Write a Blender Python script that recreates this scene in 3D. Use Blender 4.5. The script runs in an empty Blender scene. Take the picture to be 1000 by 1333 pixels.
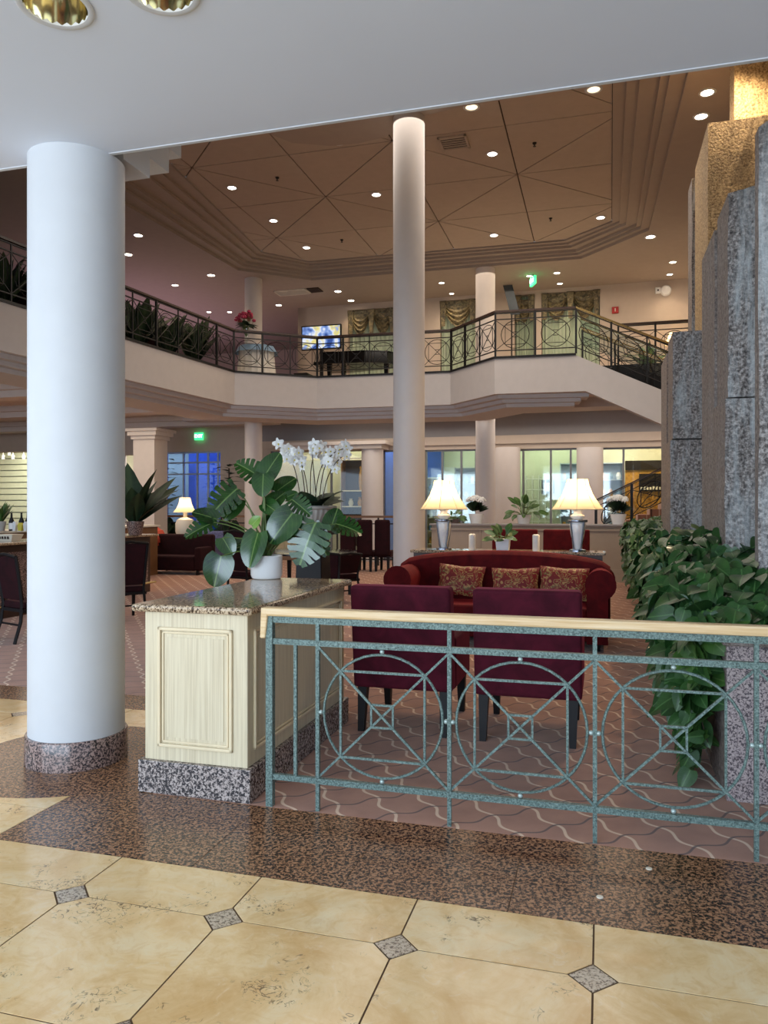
import bpy, math, random
from math import sin, cos, pi, sqrt, atan2, radians, tan
from mathutils import Vector, Matrix, geometry
import numpy as np

rnd = random.Random(7)
scene = bpy.context.scene
col = scene.collection

# ------------------------------------------------------------------ camera
EYE = 1.6; F = 1000.0; HZ = 661.0
cam_d = bpy.data.cameras.new('camera'); cam = bpy.data.objects.new('camera', cam_d); col.objects.link(cam)
cam.location = (0, 0, EYE); cam.rotation_euler = (pi / 2, 0, 0)
cam_d.sensor_fit = 'VERTICAL'; cam_d.sensor_height = 36.0
cam_d.lens = 36.0 * F / 1333.0
cam_d.shift_y = -(666.5 - HZ) / 1333.0 * 1.0
cam_d.clip_start = 0.05; cam_d.clip_end = 200
scene.camera = cam

# ------------------------------------------------------------------ view and world
vs = scene.view_settings
vs.view_transform = 'Standard'; vs.look = 'None'; vs.gamma = 1.0; vs.use_curve_mapping = False
vs.exposure = 0.22
world = bpy.data.worlds.new('world'); scene.world = world; world.use_nodes = True
bg = world.node_tree.nodes['Background']; bg.inputs[0].default_value = (0.62, 0.78, 1.0, 1); bg.inputs[1].default_value = 1.0

# grid frame of the building: origin on the tile node, u along the railing, v into the lobby
TH = math.atan(0.283); O = Vector((-0.6266, 2.992)); U = Vector((cos(TH), -sin(TH))); V = Vector((sin(TH), cos(TH)))
def W(u, v, z=0.0):
    p = O + U * u + V * v
    return Vector((p.x, p.y, z))
def uv_of(x, y):
    d = Vector((x, y)) - O
    return d.dot(U), d.dot(V)
def UV(px, v):            # u where the plane v=const is seen at image column px
    k = (px - 500) / F
    return (k * (O.y + v * V.y) - O.x - v * V.x) / (U.x - k * U.y)
def VU(px, u):
    k = (px - 500) / F
    return (k * (O.y + u * U.y) - O.x - u * U.x) / (V.x - k * V.y)
def at(px, py, Y): return Vector(((px - 500) / F * Y, Y, EYE + (HZ - py) / F * Y))
def onz(px, py, z):
    Y = (z - EYE) * F / (HZ - py)
    return Vector(((px - 500) / F * Y, Y, z))
def zat(py, Y): return EYE + (HZ - py) / F * Y

def area(name, loc, rot, size, power, colr, shape='RECTANGLE', parent=None, spread=pi):
    d = bpy.data.lights.new(name, 'AREA'); d.shape = shape; d.size = size[0]
    if shape == 'RECTANGLE': d.size_y = size[1]
    d.energy = power; d.color = colr; d.spread = spread
    o = bpy.data.objects.new(name, d); o.location = loc; o.rotation_euler = rot; o.parent = parent; col.objects.link(o); return o
def point(name, loc, power, colr, r=0.1, parent=None):
    d = bpy.data.lights.new(name, 'POINT'); d.energy = power; d.color = colr; d.shadow_soft_size = r
    o = bpy.data.objects.new(name, d); o.location = loc; o.parent = parent; col.objects.link(o); return o
def spot(name, loc, power, colr, ang=100, r=0.06, parent=None):
    d = bpy.data.lights.new(name, 'SPOT'); d.energy = power; d.color = colr; d.spot_size = radians(ang); d.spot_blend = 0.8; d.shadow_soft_size = r
    o = bpy.data.objects.new(name, d); o.location = loc; o.parent = parent; col.objects.link(o); return o

WARM = (1.0, 0.76, 0.5); COOL = (0.70, 0.84, 1.0)
# daylight of the glazed entrance front behind and left of the viewer
area('entrance_daylight', W(-3.5, -7.5, 2.2), (radians(90), 0, -TH - radians(8)), (11, 3.2), 700, COOL)
area('side_daylight', W(-7.2, 0.2, 2.2), (radians(90), 0, radians(-90) - TH), (6, 3.0), 90, COOL)
# wash of the atrium and of the two storeys around it
area('atrium_light', W(-1.0, 11.0, 7.8), (0, 0, -TH), (6, 5), 230, (1.0, 0.9, 0.8))
area('upper_floor_light', W(0.5, 17.6, 7.75), (0, 0, -TH), (12, 2.6), 140, (1.0, 0.82, 0.64))
area('cove_light', W(-12.5, 19.0, 5.3), (pi, 0, -TH), (4, 8), 70, (0.9, 0.6, 0.85))
area('ground_floor_light', W(0.0, 18.0, 4.0), (0, 0, -TH), (13, 2.4), 190, (1.0, 0.88, 0.76))
area('bar_light', W(-11.0, 12.0, 3.9), (0, 0, -TH), (5, 8), 200, (1.0, 0.86, 0.7))

# ------------------------------------------------------------------ helpers
def tag(o, label=None, cat=None, group=None, kind=None):
    if label: o['label'] = label
    if cat: o['category'] = cat
    if group: o['group'] = group
    if kind: o['kind'] = kind
    return o
def empty(name, loc=(0, 0, 0), rz=None, label=None, cat=None, group=None, kind=None, parent=None, scale=None):
    o = bpy.data.objects.new(name, None); col.objects.link(o)
    o.empty_display_size = 0.1
    o.location = loc; o.rotation_euler = (0, 0, -TH if rz is None else rz); o.parent = parent
    if scale: o.scale = (scale,) * 3
    return tag(o, label, cat, group, kind)
class MB:
    def __init__(s): s.v = []; s.f = []; s.uv = []
    def add(s, vs, fs):
        n = len(s.v); s.v += [tuple(p) for p in vs]; s.f += [tuple(i + n for i in f) for f in fs]; return s
    def box(s, x0, x1, y0, y1, z0, z1, M=None):
        vs = [Vector(p) for p in ((x0, y0, z0), (x1, y0, z0), (x1, y1, z0), (x0, y1, z0), (x0, y0, z1), (x1, y0, z1), (x1, y1, z1), (x0, y1, z1))]
        if M: vs = [M @ p for p in vs]
        return s.add(vs, [(0, 3, 2, 1), (4, 5, 6, 7), (0, 1, 5, 4), (1, 2, 6, 5), (2, 3, 7, 6), (3, 0, 4, 7)])
    def taper(s, c0, s0, c1, s1):      # 4-sided frustum between two centres with half sizes
        vs = []
        for c, h in ((c0, s0), (c1, s1)):
            hx, hy = h if isinstance(h, tuple) else (h, h)
            vs += [(c[0] - hx, c[1] - hy, c[2]), (c[0] + hx, c[1] - hy, c[2]), (c[0] + hx, c[1] + hy, c[2]), (c[0] - hx, c[1] + hy, c[2])]
        return s.add(vs, [(0, 3, 2, 1), (4, 5, 6, 7), (0, 1, 5, 4), (1, 2, 6, 5), (2, 3, 7, 6), (3, 0, 4, 7)])
    def tube(s, pts, r, n=8, closed=False, sq=False):
        pts = [Vector(p) for p in pts]; m = len(pts); rs = r if isinstance(r, (list, tuple)) else [r] * m
        up = Vector((0, 0, 1)); rings = []; prev = None
        for i, p in enumerate(pts):
            a = pts[(i - 1) % m] if (closed or i) else p; b = pts[(i + 1) % m] if (closed or i < m - 1) else p
            t = (b - a).normalized()
            if prev is None:
                ref = up if abs(t.z) < 0.9 else Vector((0, 1, 0)); nx = t.cross(ref).normalized()
            else:
                nx = (prev - t * prev.dot(t)).normalized()
            prev = nx; ny = t.cross(nx)
            off = pi / 4 if sq else 0
            rings.append([p + (nx * cos(2 * pi * k / n + off) + ny * sin(2 * pi * k / n + off)) * rs[i] for k in range(n)])
        vs = [q for R in rings for q in R]; fs = []
        for i in range(m if closed else m - 1):
            j = (i + 1) % m
            for k in range(n): fs.append((i * n + k, i * n + (k + 1) % n, j * n + (k + 1) % n, j * n + k))
        if not closed: fs += [tuple(range(n))[::-1], tuple(range((m - 1) * n, m * n))]
        return s.add(vs, fs)
    def bar(s, a, b, w, h=None):      # square bar between a and b
        return s.tube([a, b], (w / 2) * sqrt(2), 4, sq=True)
    def lathe(s, prof, n=24, c=(0, 0, 0), cap=True, flute=0, fl=0.0):
        vs = []; fs = []; m = len(prof)
        for r, z in prof:
            for k in range(n):
                a = 2 * pi * k / n; rr = r * (1 + (fl * cos(flute * a) if flute else 0))
                vs.append((c[0] + rr * cos(a), c[1] + rr * sin(a), c[2] + z))
        for i in range(m - 1):
            for k in range(n): fs.append((i * n + k, i * n + (k + 1) % n, (i + 1) * n + (k + 1) % n, (i + 1) * n + k))
        if cap:
            fs.append(tuple(range(n))[::-1]); fs.append(tuple(range((m - 1) * n, m * n)))
        return s.add(vs, fs)
    def prism(s, poly, z0, z1):
        n = len(poly); vs = [(p[0], p[1], z0) for p in poly] + [(p[0], p[1], z1) for p in poly]
        return s.add(vs, [tuple(range(n))[::-1], tuple(range(n, 2 * n))] + [(i, (i + 1) % n, n + (i + 1) % n, n + i) for i in range(n)])
    def quad(s, a, b, c, d): return s.add([a, b, c, d], [(0, 1, 2, 3)])
    def sph(s, c, r, n=10, m=6, sc=(1, 1, 1)):
        vs = [(c[0], c[1], c[2] - r * sc[2])]
        for i in range(1, m):
            t = pi * i / m
            for k in range(n): vs.append((c[0] + r * sc[0] * sin(t) * cos(2 * pi * k / n), c[1] + r * sc[1] * sin(t) * sin(2 * pi * k / n), c[2] - r * sc[2] * cos(t)))
        vs.append((c[0], c[1], c[2] + r * sc[2])); fs = []
        for k in range(n):
            fs.append((0, 1 + (k + 1) % n, 1 + k)); e = 1 + (m - 2) * n; fs.append((len(vs) - 1, e + k, e + (k + 1) % n))
        for i in range(m - 2):
            for k in range(n): fs.append((1 + i * n + k, 1 + i * n + (k + 1) % n, 1 + (i + 1) * n + (k + 1) % n, 1 + (i + 1) * n + k))
        return s.add(vs, fs)
    def shear(s, k):
        s.v = [(x, y, z + k * x) for x, y, z in s.v]; return s
    def mesh(s, name, mat, smooth=False):
        me = bpy.data.meshes.new(name); me.from_pydata(s.v, [], s.f)
        if mat: me.materials.append(mat)
        if smooth:
            me.polygons.foreach_set('use_smooth', [True] * len(me.polygons))
            me.update()
            try: me.set_sharp_from_angle(angle=radians(38))
            except Exception: pass
        me.update(); return me
    def build(s, name, mat, parent=None, loc=None, rot=None, smooth=False, bevel=0, seg=2):
        o = bpy.data.objects.new(name, s.mesh(name, mat, smooth)); col.objects.link(o); o.parent = parent
        if loc is not None: o.location = loc
        if rot is not None: o.rotation_euler = rot
        if bevel:
            b = o.modifiers.new('bevel', 'BEVEL'); b.width = bevel; b.segments = seg; b.limit_method = 'ANGLE'; b.angle_limit = radians(40)
        return o
def inst(me, name, parent=None, loc=(0, 0, 0), rot=(0, 0, 0), sc=None):
    o = bpy.data.objects.new(name, me); col.objects.link(o); o.parent = parent; o.location = loc; o.rotation_euler = rot
    if sc: o.scale = sc if isinstance(sc, (tuple, Vector)) else (sc,) * 3
    return o
def copy_tree(o, parent=None):
    c = o.copy(); col.objects.link(c); c.parent = parent
    for ch in [x for x in o.children]: copy_tree(ch, c)
    return c
def P2(u, v):
    p = W(u, v); return (p.x, p.y)

# ------------------------------------------------------------------ materials
class NT:
    def __init__(s, name, rough=0.6, metal=0.0, spec=0.5):
        s.m = bpy.data.materials.new(name); s.m.use_nodes = True; s.t = s.m.node_tree; s.b = s.t.nodes['Principled BSDF']
        s.b.inputs['Roughness'].default_value = rough; s.b.inputs['Metallic'].default_value = metal
        s.b.inputs['Specular IOR Level'].default_value = spec
    def n(s, t, **k):
        x = s.t.nodes.new(t)
        for a, b in k.items(): setattr(x, a, b)
        return x
    def l(s, a, b): s.t.links.new(a, b)
    def math(s, op, a, b=None, c=None):
        x = s.n('ShaderNodeMath', operation=op)
        for i, q in enumerate((a, b, c)):
            if q is None: continue
            if isinstance(q, (int, float)): x.inputs[i].default_value = q
            else: s.l(q, x.inputs[i])
        return x.outputs[0]
    def pos(s, obj=False): 
        return s.n('ShaderNodeTexCoord').outputs['Object'] if obj else s.n('ShaderNodeNewGeometry').outputs['Position']
    def noise(s, vec, scale, detail=3, rough=0.5, dist=0):
        x = s.n('ShaderNodeTexNoise'); x.inputs['Scale'].default_value = scale; x.inputs['Detail'].default_value = detail
        x.inputs['Roughness'].default_value = rough; x.inputs['Distortion'].default_value = dist
        s.l(vec, x.inputs['Vector']); return x.outputs['Fac']
    def ramp(s, fac, stops, mode='LINEAR'):
        x = s.n('ShaderNodeValToRGB'); x.color_ramp.interpolation = mode; e = x.color_ramp.elements
        while len(e) < len(stops): e.new(0.5)
        for i, (p, c) in enumerate(stops): e[i].position = p; e[i].color = (*c, 1) if len(c) == 3 else c
        s.l(fac, x.inputs[0]); return x.outputs[0]
    def mix(s, fac, a, b):
        x = s.n('ShaderNodeMix', data_type='RGBA')
        for sock, q in ((x.inputs[0], fac), (x.inputs[6], a), (x.inputs[7], b)):
            if isinstance(q, (int, float)): sock.default_value = q
            elif isinstance(q, tuple): sock.default_value = (*q, 1)
            else: s.l(q, sock)
        return x.outputs[2]
    def col(s, q):
        if isinstance(q, tuple): s.b.inputs['Base Color'].default_value = (*q, 1)
        else: s.l(q, s.b.inputs['Base Color'])
        return s
    def bump(s, h, strength=0.3, dist=0.01):
        x = s.n('ShaderNodeBump'); x.inputs['Strength'].default_value = strength; x.inputs['Distance'].default_value = dist
        s.l(h, x.inputs['Height']); s.l(x.outputs[0], s.b.inputs['Normal']); return s
def lin(r, g, b):
    f = lambda c: (c / 255 / 12.92) if c / 255 <= 0.04045 else ((c / 255 + 0.055) / 1.055) ** 2.4
    return (f(r), f(g), f(b))
def plain(name, c, rough=0.6, metal=0.0, var=0.12, scale=6.0, bump=0.0, spec=0.5):
    k = NT(name, rough, metal, spec); n = k.noise(k.pos(True), scale, 4)
    k.col(k.ramp(n, [(0.25, tuple(x * (1 - var) for x in c)), (0.75, tuple(min(1, x * (1 + var)) for x in c))]))
    if bump: k.bump(k.noise(k.pos(True), scale * 12, 3), bump, 0.004)
    return k.m
def emis(name, c, st):
    k = NT(name); k.col(c); k.b.inputs['Emission Color'].default_value = (*c, 1); k.b.inputs['Emission Strength'].default_value = st; return k.m
def granite(name, dark, mid, light, scale, rough=0.25, a=0.36, b=0.5, c=0.62):
    k = NT(name, rough); p = k.pos()
    n1 = k.noise(p, scale, 2, 0.6, 0.6); n2 = k.noise(p, scale * 2.3, 2)
    s = k.math('ADD', k.math('MULTIPLY', n1, 0.75), k.math('MULTIPLY', n2, 0.25))
    k.col(k.ramp(s, [(a, dark), (b - 0.03, dark), (b, mid), (c, light)])); return k.m
M = {}
M['paint'] = plain('white_paint', lin(206, 207, 208), 0.55, var=0.02)
M['ceil_near'] = plain('soffit_paint', lin(222, 229, 242), 0.7, var=0.02, scale=1.0)
M['beige'] = plain('beige_plaster', lin(205, 194, 184), 0.7, var=0.03)
M['beige2'] = plain('pale_plaster', lin(196, 190, 186), 0.7, var=0.03)
M['ceil'] = plain('taupe_ceiling', lin(166, 152, 140), 0.8, var=0.03)
M['panel'] = plain('ceiling_panel', lin(180, 164, 148), 0.8, var=0.04)
M['groove'] = plain('groove_dark', lin(70, 55, 45), 0.9)
M['wall'] = plain('lobby_wall', lin(196, 180, 164), 0.75, var=0.03)
M['graywall'] = plain('grey_frieze', lin(150, 146, 145), 0.8, var=0.03)
M['colp'] = plain('column_paint', lin(214, 206, 200), 0.5, var=0.02)
M['grout'] = plain('grout', lin(96, 72, 50), 0.9)
M['black'] = plain('black_metal', lin(26, 25, 25), 0.45, 0.3)
M['blackwood'] = plain('black_wood', lin(20, 17, 18), 0.5, spec=.25)
M['darkwood'] = plain('dark_wood', lin(58, 36, 26), 0.4)
M['midwood'] = plain('mid_wood', lin(120, 84, 52), 0.45)
M['brass'] = plain('brass', lin(190, 165, 110), 0.22, 0.9)
M['white'] = plain('white_ceramic', lin(238, 238, 236), 0.18, var=0.01)
M['offwhite'] = plain('off_white', lin(226, 218, 200), 0.5, var=0.03)
M['soil'] = plain('soil', lin(50, 38, 28), 0.95, bump=0.6)
M['steel'] = plain('chrome', lin(150, 155, 165), 0.2, 0.9)
M['red'] = plain('red_plastic', lin(170, 30, 30), 0.5)
M['cloth'] = plain('white_cloth', lin(222, 220, 214), 0.8)
M['bluecloth'] = plain('blue_cloth', lin(120, 150, 180), 0.8)
M['piano'] = plain('piano_lacquer', lin(16, 16, 17), 0.12)
M['screenoff'] = plain('dark_screen', lin(60, 70, 80), 0.15)
M['terracotta'] = plain('orange_cloth', lin(170, 60, 40), 0.8)
M['bluesofa'] = plain('print_cloth', lin(96, 100, 140), 0.8, var=0.6, scale=25)
M['plank'] = plain('white_plank', lin(226, 232, 206), 0.6, var=0.04)
M['wax'] = plain('candle_wax', lin(240, 234, 222), 0.4)
M['yellow'] = plain('yellow_label', lin(215, 200, 70), 0.5)
M['pink'] = plain('pink_petal', lin(190, 60, 95), 0.6, var=0.5, scale=30)
M['petal'] = plain('white_petal', lin(244, 244, 240), 0.5, var=0.03)
M['brownstem'] = plain('flower_stem', lin(60, 45, 30), 0.6)
M['greenstem'] = plain('green_stem', lin(90, 112, 52), 0.5)
M['gold'] = plain('gold_display', lin(190, 140, 60), 0.4, 0.3, var=0.4, scale=14)
M['limestone'] = plain('grey_urn', lin(176, 174, 168), 0.6, var=0.06)
# floor travertine
k = NT('travertine', 0.16); p = k.pos()
oi = k.n('ShaderNodeObjectInfo').outputs['Random']
cx = k.n('ShaderNodeCombineXYZ'); k.l(k.math('MULTIPLY', oi, 37.0), cx.inputs[2]); va = k.n('ShaderNodeVectorMath', operation='ADD'); k.l(p, va.inputs[0]); k.l(cx.outputs[0], va.inputs[1]); p = va.outputs[0]
n = k.noise(p, 2.2, 8, 0.65, 1.2); n2 = k.noise(p, 11, 6, 0.65, 1.6)
c = k.ramp(n, [(0.32, lin(220, 178, 118)), (0.5, lin(238, 206, 152)), (0.68, lin(244, 222, 178))])
c = k.mix(k.math('MULTIPLY', k.ramp(n2, [(0.5, (0, 0, 0)), (0.68, (1, 1, 1))]), 0.45), c, lin(216, 170, 108))
c = k.mix(k.math('MULTIPLY', k.ramp(n2, [(0.34, (1, 1, 1)), (0.44, (0, 0, 0))]), 0.4), c, lin(242, 222, 182))
reg = k.noise(p, 3.4, 3, 0.7)
def crack(sc, w, lo, hi, dist):
    vo = k.noise(p, sc, 2, 0.55, dist)
    line = k.ramp(vo, [(0.5 - w, (0, 0, 0)), (0.5 - w * .3, (1, 1, 1)), (0.5 + w * .3, (1, 1, 1)), (0.5 + w, (0, 0, 0))])
    return k.math('MULTIPLY', line, k.ramp(reg, [(lo, (0, 0, 0)), (hi, (1, 1, 1))]))
pit = k.math('MAXIMUM', crack(8, .014, .54, .60, 2.2), k.math('MULTIPLY', crack(18, .03, .58, .64, 1.2), 1.0))
brk = k.ramp(k.noise(p, 45, 2), [(0.42, (0, 0, 0)), (0.50, (1, 1, 1))])
c = k.mix(k.math('MULTIPLY', k.math('MULTIPLY', pit, brk), 0.9), c, lin(92, 74, 54))
c = k.mix(k.math('MULTIPLY', oi, 0.15), c, lin(206, 158, 92)); k.col(c); M['tile'] = k.m
M['gran_floor'] = granite('floor_granite', lin(40, 27, 22), lin(112, 80, 58), lin(172, 128, 94), 62, 0.24, 0.3, 0.485, 0.58)
M['gran_base'] = granite('plinth_granite', lin(40, 36, 38), lin(110, 88, 82), lin(164, 138, 128), 75, 0.2, 0.3, 0.48, 0.58)
M['gran_plinth'] = granite('cabinet_plinth_granite', lin(34, 31, 34), lin(112, 100, 96), lin(180, 166, 158), 70, 0.2, 0.3, 0.49, 0.56)
M['gran_top'] = granite('counter_granite', lin(62, 48, 36), lin(150, 124, 96), lin(206, 184, 154), 75, 0.07, 0.3, 0.46, 0.56)
M['gran_inset'] = granite('inset_granite', lin(96, 82, 70), lin(168, 148, 124), lin(200, 182, 158), 80, 0.2, 0.3, 0.45, 0.55)
M['gran_planter'] = granite('planter_granite', lin(74, 66, 70), lin(140, 126, 128), lin(182, 168, 164), 85, 0.45, 0.3, 0.47, 0.56)
# carpet with light and dark wavy lines crossing
def wavy(k, X, Y, nx, ny, sp, amp, wl, ph, half):
    a = k.math('ADD', k.math('MULTIPLY', X, nx / sp), k.math('MULTIPLY', Y, ny / sp))
    b = k.math('ADD', k.math('MULTIPLY', X, -ny * 2 * pi / wl), k.math('MULTIPLY', Y, nx * 2 * pi / wl))
    a = k.math('ADD', a, k.math('MULTIPLY', k.math('SINE', k.math('ADD', b, ph)), amp))
    d = k.math('ABSOLUTE', k.math('SUBTRACT', k.math('FRACT', a), 0.5))
    return k.ramp(d, [(half * 0.6, (1, 1, 1)), (half, (0, 0, 0))])
k = NT('carpet', 0.95, spec=0.15)
mp = k.n('ShaderNodeMapping'); mp.inputs['Rotation'].default_value = (0, 0, TH); k.l(k.pos(), mp.inputs['Vector'])
sx = k.n('ShaderNodeSeparateXYZ'); k.l(mp.outputs[0], sx.inputs[0]); X, Y = sx.outputs[0], sx.outputs[1]
c = k.ramp(k.noise(k.pos(), 5, 4), [(0.3, lin(158, 112, 90)), (0.7, lin(182, 134, 108))])
c = k.mix(k.math('MULTIPLY', k.noise(k.pos(), 260, 2), 0.5), c, lin(128, 88, 68))
c = k.mix(k.math('MULTIPLY', wavy(k, X, Y, 0.79, 0.61, 0.235, 0.085, 0.235, 0.0, 0.048), 0.85), c, lin(222, 196, 168))
c = k.mix(k.math('MULTIPLY', wavy(k, X, Y, 0.64, -0.77, 0.235, 0.085, 0.235, 1.2, 0.038), 0.8), c, lin(70, 54, 52))
k.col(c).bump(k.noise(k.pos(), 300, 2), 0.3, 0.003); k.b.inputs['Sheen Weight'].default_value = 0.2; M['carpet'] = k.m
# patina metal
k = NT('patina_metal', 0.5, 0.15); p = k.pos(); n = k.noise(p, 110, 4, 0.7)
k.col(k.ramp(n, [(0.32, lin(44, 54, 50)), (0.47, lin(88, 108, 102)), (0.6, lin(118, 140, 134)), (0.75, lin(156, 164, 150))])).bump(n, 0.4, 0.002); M['patina'] = k.m
# pale handrail wood
k = NT('handrail_wood', 0.3); mp = k.n('ShaderNodeMapping'); mp.inputs['Scale'].default_value = (1.5, 30, 30); k.l(k.pos(True), mp.inputs['Vector'])
k.col(k.ramp(k.noise(mp.outputs[0], 2.5, 4), [(0.3, lin(208, 172, 120)), (0.55, lin(228, 198, 152)), (0.75, lin(236, 212, 174))])); M['railwood'] = k.m
# glazed cream joinery with fine vertical strokes
k = NT('cream_joinery', 0.45); mp = k.n('ShaderNodeMapping'); mp.inputs['Scale'].default_value = (60, 60, 1.2); k.l(k.pos(True), mp.inputs['Vector'])
k.col(k.ramp(k.noise(mp.outputs[0], 1.6, 5, 0.6), [(0.3, lin(196, 180, 148)), (0.55, lin(216, 202, 170)), (0.75, lin(224, 212, 184))])); M['cream'] = k.m
M['creamtrim'] = plain('cream_trim', lin(226, 208, 172), 0.4, var=0.06)
# velvet
def velvet(name, c, c2):
    k = NT(name, 0.85, spec=0.2); n = k.noise(k.pos(), 7, 4, 0.6, 0.6)
    k.col(k.ramp(n, [(0.3, c), (0.7, c2)])); k.b.inputs['Sheen Weight'].default_value = 0.35; k.b.inputs['Sheen Roughness'].default_value = 0.35
    k.b.inputs['Sheen Tint'].default_value = (*[min(1, x * 5) for x in c2], 1); return k.m
M['velvet'] = velvet('plum_velvet', lin(62, 14, 28), lin(88, 22, 40))
M['velvetred'] = velvet('red_velvet', lin(74, 10, 15), lin(102, 18, 22))
M['velvetdark'] = velvet('dark_maroon_cloth', lin(30, 8, 12), lin(44, 12, 18))
# brocade
k = NT('brocade', 0.6); p = k.pos(True); n = k.noise(p, 11, 1.5, 0.5, 1.4)
c = k.ramp(n, [(0.38, lin(120, 22, 24)), (0.43, lin(130, 28, 28)), (0.46, lin(188, 150, 92)), (0.50, lin(96, 84, 46)), (0.53, lin(140, 30, 30)), (0.60, lin(128, 24, 26)), (0.64, lin(176, 140, 86))]); k.col(c); M['brocade'] = k.m
# standing stone slabs
def stone(name, c0, c1, c2, streak):
    k = NT(name, 0.75); p = k.pos(); n = k.noise(p, 38, 4, 0.7)
    mp = k.n('ShaderNodeMapping'); mp.inputs['Scale'].default_value = (5, 5, 0.7); k.l(p, mp.inputs['Vector'])
    s = k.noise(mp.outputs[0], 1.8, 6, 0.7, 0.4)
    c = k.ramp(n, [(0.36, c0), (0.5, c1), (0.64, c2)])
    c = k.mix(k.math('MULTIPLY', k.ramp(s, [(0.45, (0, 0, 0)), (0.68, (1, 1, 1))]), streak), c, lin(196, 202, 202))
    k.col(c).bump(n, 0.9, 0.02); return k.m
M['stone'] = stone('grey_stone', lin(70, 64, 62), lin(136, 128, 122), lin(196, 188, 182), 0.8)
M['stoneb'] = stone('brown_stone', lin(92, 80, 74), lin(130, 118, 110), lin(156, 144, 134), 0.15)
M['stoneg'] = stone('ochre_stone', lin(104, 80, 50), lin(176, 146, 100), lin(212, 184, 138), 0.05)
# leaves with a pale midrib and side veins from their UV map
def leafmat(name, a, b, vein, rough=0.3, vs=9.0, var=0.25, coat=0.1):
    k = NT(name, rough); uvn = k.n('ShaderNodeUVMap').outputs[0]; sp = k.n('ShaderNodeSeparateXYZ'); k.l(uvn, sp.inputs[0])
    s, t = sp.outputs[0], k.math('ABSOLUTE', k.math('SUBTRACT', sp.outputs[1], 0.5))
    mid = k.ramp(t, [(0.012, (1, 1, 1)), (0.03, (0, 0, 0))])
    fr = k.math('ABSOLUTE', k.math('SUBTRACT', k.math('FRACT', k.math('SUBTRACT', k.math('MULTIPLY', s, vs), k.math('MULTIPLY', t, vs * 0.9))), 0.5))
    sv = k.math('MULTIPLY', k.ramp(fr, [(0.015, (1, 1, 1)), (0.06, (0, 0, 0))]), 0.22)
    base = k.ramp(k.noise(k.pos(), 9, 3), [(0.3, a), (0.7, b)])
    oi = k.n('ShaderNodeObjectInfo').outputs['Random']
    base = k.mix(k.math('MULTIPLY', oi, var), base, tuple(min(1, x * 1.9) for x in b))
    k.col(k.mix(k.math('MAXIMUM', k.math('MULTIPLY', mid, 0.8), sv), base, vein)); k.b.inputs['Coat Weight'].default_value = coat; k.b.inputs['Coat Roughness'].default_value = 0.15
    return k.m
M['monstera'] = leafmat('monstera_leaf', lin(18, 50, 26), lin(46, 88, 34), lin(120, 150, 84), 0.22, 7.0, .15, .5)
M['monlight'] = leafmat('young_monstera_leaf', lin(84, 128, 44), lin(116, 152, 58), lin(170, 190, 120))
M['pothos'] = leafmat('pothos_leaf', lin(24, 60, 26), lin(46, 86, 34), lin(80, 120, 66), 0.5, 6.0, 0.12)
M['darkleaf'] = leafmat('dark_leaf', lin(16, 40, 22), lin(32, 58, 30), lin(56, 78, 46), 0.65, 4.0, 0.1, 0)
M['midleaf'] = leafmat('mid_leaf', lin(38, 76, 34), lin(70, 108, 46), lin(100, 130, 74), 0.4, 4.0, 0.15)
# glass
def glassm(name, c, alpha):
    k = NT(name, 0.04); k.t.nodes.remove(k.b)
    o = k.t.nodes['Material Output']; g = k.n('ShaderNodeBsdfGlossy'); g.inputs['Roughness'].default_value = 0.03
    t = k.n('ShaderNodeBsdfTransparent'); t.inputs[0].default_value = (*c, 1); m = k.n('ShaderNodeMixShader'); m.inputs[0].default_value = alpha
    k.l(t.outputs[0], m.inputs[1]); k.l(g.outputs[0], m.inputs[2]); k.l(m.outputs[0], o.inputs[0]); return k.m
M['glass'] = glassm('clear_glass', (0.9, 0.96, 0.95), 0.1)
M['greenglass'] = glassm('green_glass', (0.72, 0.84, 0.76), 0.1)
M['blueglass'] = glassm('blue_glass', (0.5, 0.66, 0.95), 0.1)
M['lens'] = emis('downlight_lens', (1.0, 0.86, 0.66), 14)
M['lenscool'] = emis('downlight_lens_white', (1.0, 0.93, 0.84), 14)
M['green'] = emis('exit_green', (0.05, 0.8, 0.25), 1.6)
M['exitwhite'] = emis('exit_letters', (0.8, 1.0, 0.85), 3.0)
k = NT('gold_reflector', 0.12, 1.0); k.col(lin(240, 232, 196)); M['reflector'] = k.m
M['warmlens'] = emis('warm_lens', (1.0, .92, .7), 5.0)
# lamp shade: lit cloth from the bulb inside
k = NT('lamp_shade', 0.8); k.t.nodes.remove(k.b); o_ = k.t.nodes['Material Output']
d_ = k.n('ShaderNodeBsdfDiffuse'); d_.inputs[0].default_value = (*lin(236, 224, 198), 1); t_ = k.n('ShaderNodeBsdfTranslucent'); t_.inputs[0].default_value = (*lin(244, 226, 186), 1)
m_ = k.n('ShaderNodeMixShader'); m_.inputs[0].default_value = .55; k.l(d_.outputs[0], m_.inputs[1]); k.l(t_.outputs[0], m_.inputs[2]); k.l(m_.outputs[0], o_.inputs[0]); M['shade'] = k.m
# tv picture
k = NT('tv_picture', 0.2); nn = k.noise(k.pos(True), 2.6, 2, 0.5, 0.0)
cc = k.ramp(nn, [(0.38, lin(50, 80, 150)), (0.47, lin(130, 160, 220)), (0.52, lin(226, 232, 246)), (0.6, lin(230, 215, 120)), (0.66, lin(150, 170, 220))])
k.col((0, 0, 0)); k.l(cc, k.b.inputs['Emission Color']); k.b.inputs['Emission Strength'].default_value = 0.9; M['tv'] = k.m
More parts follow.
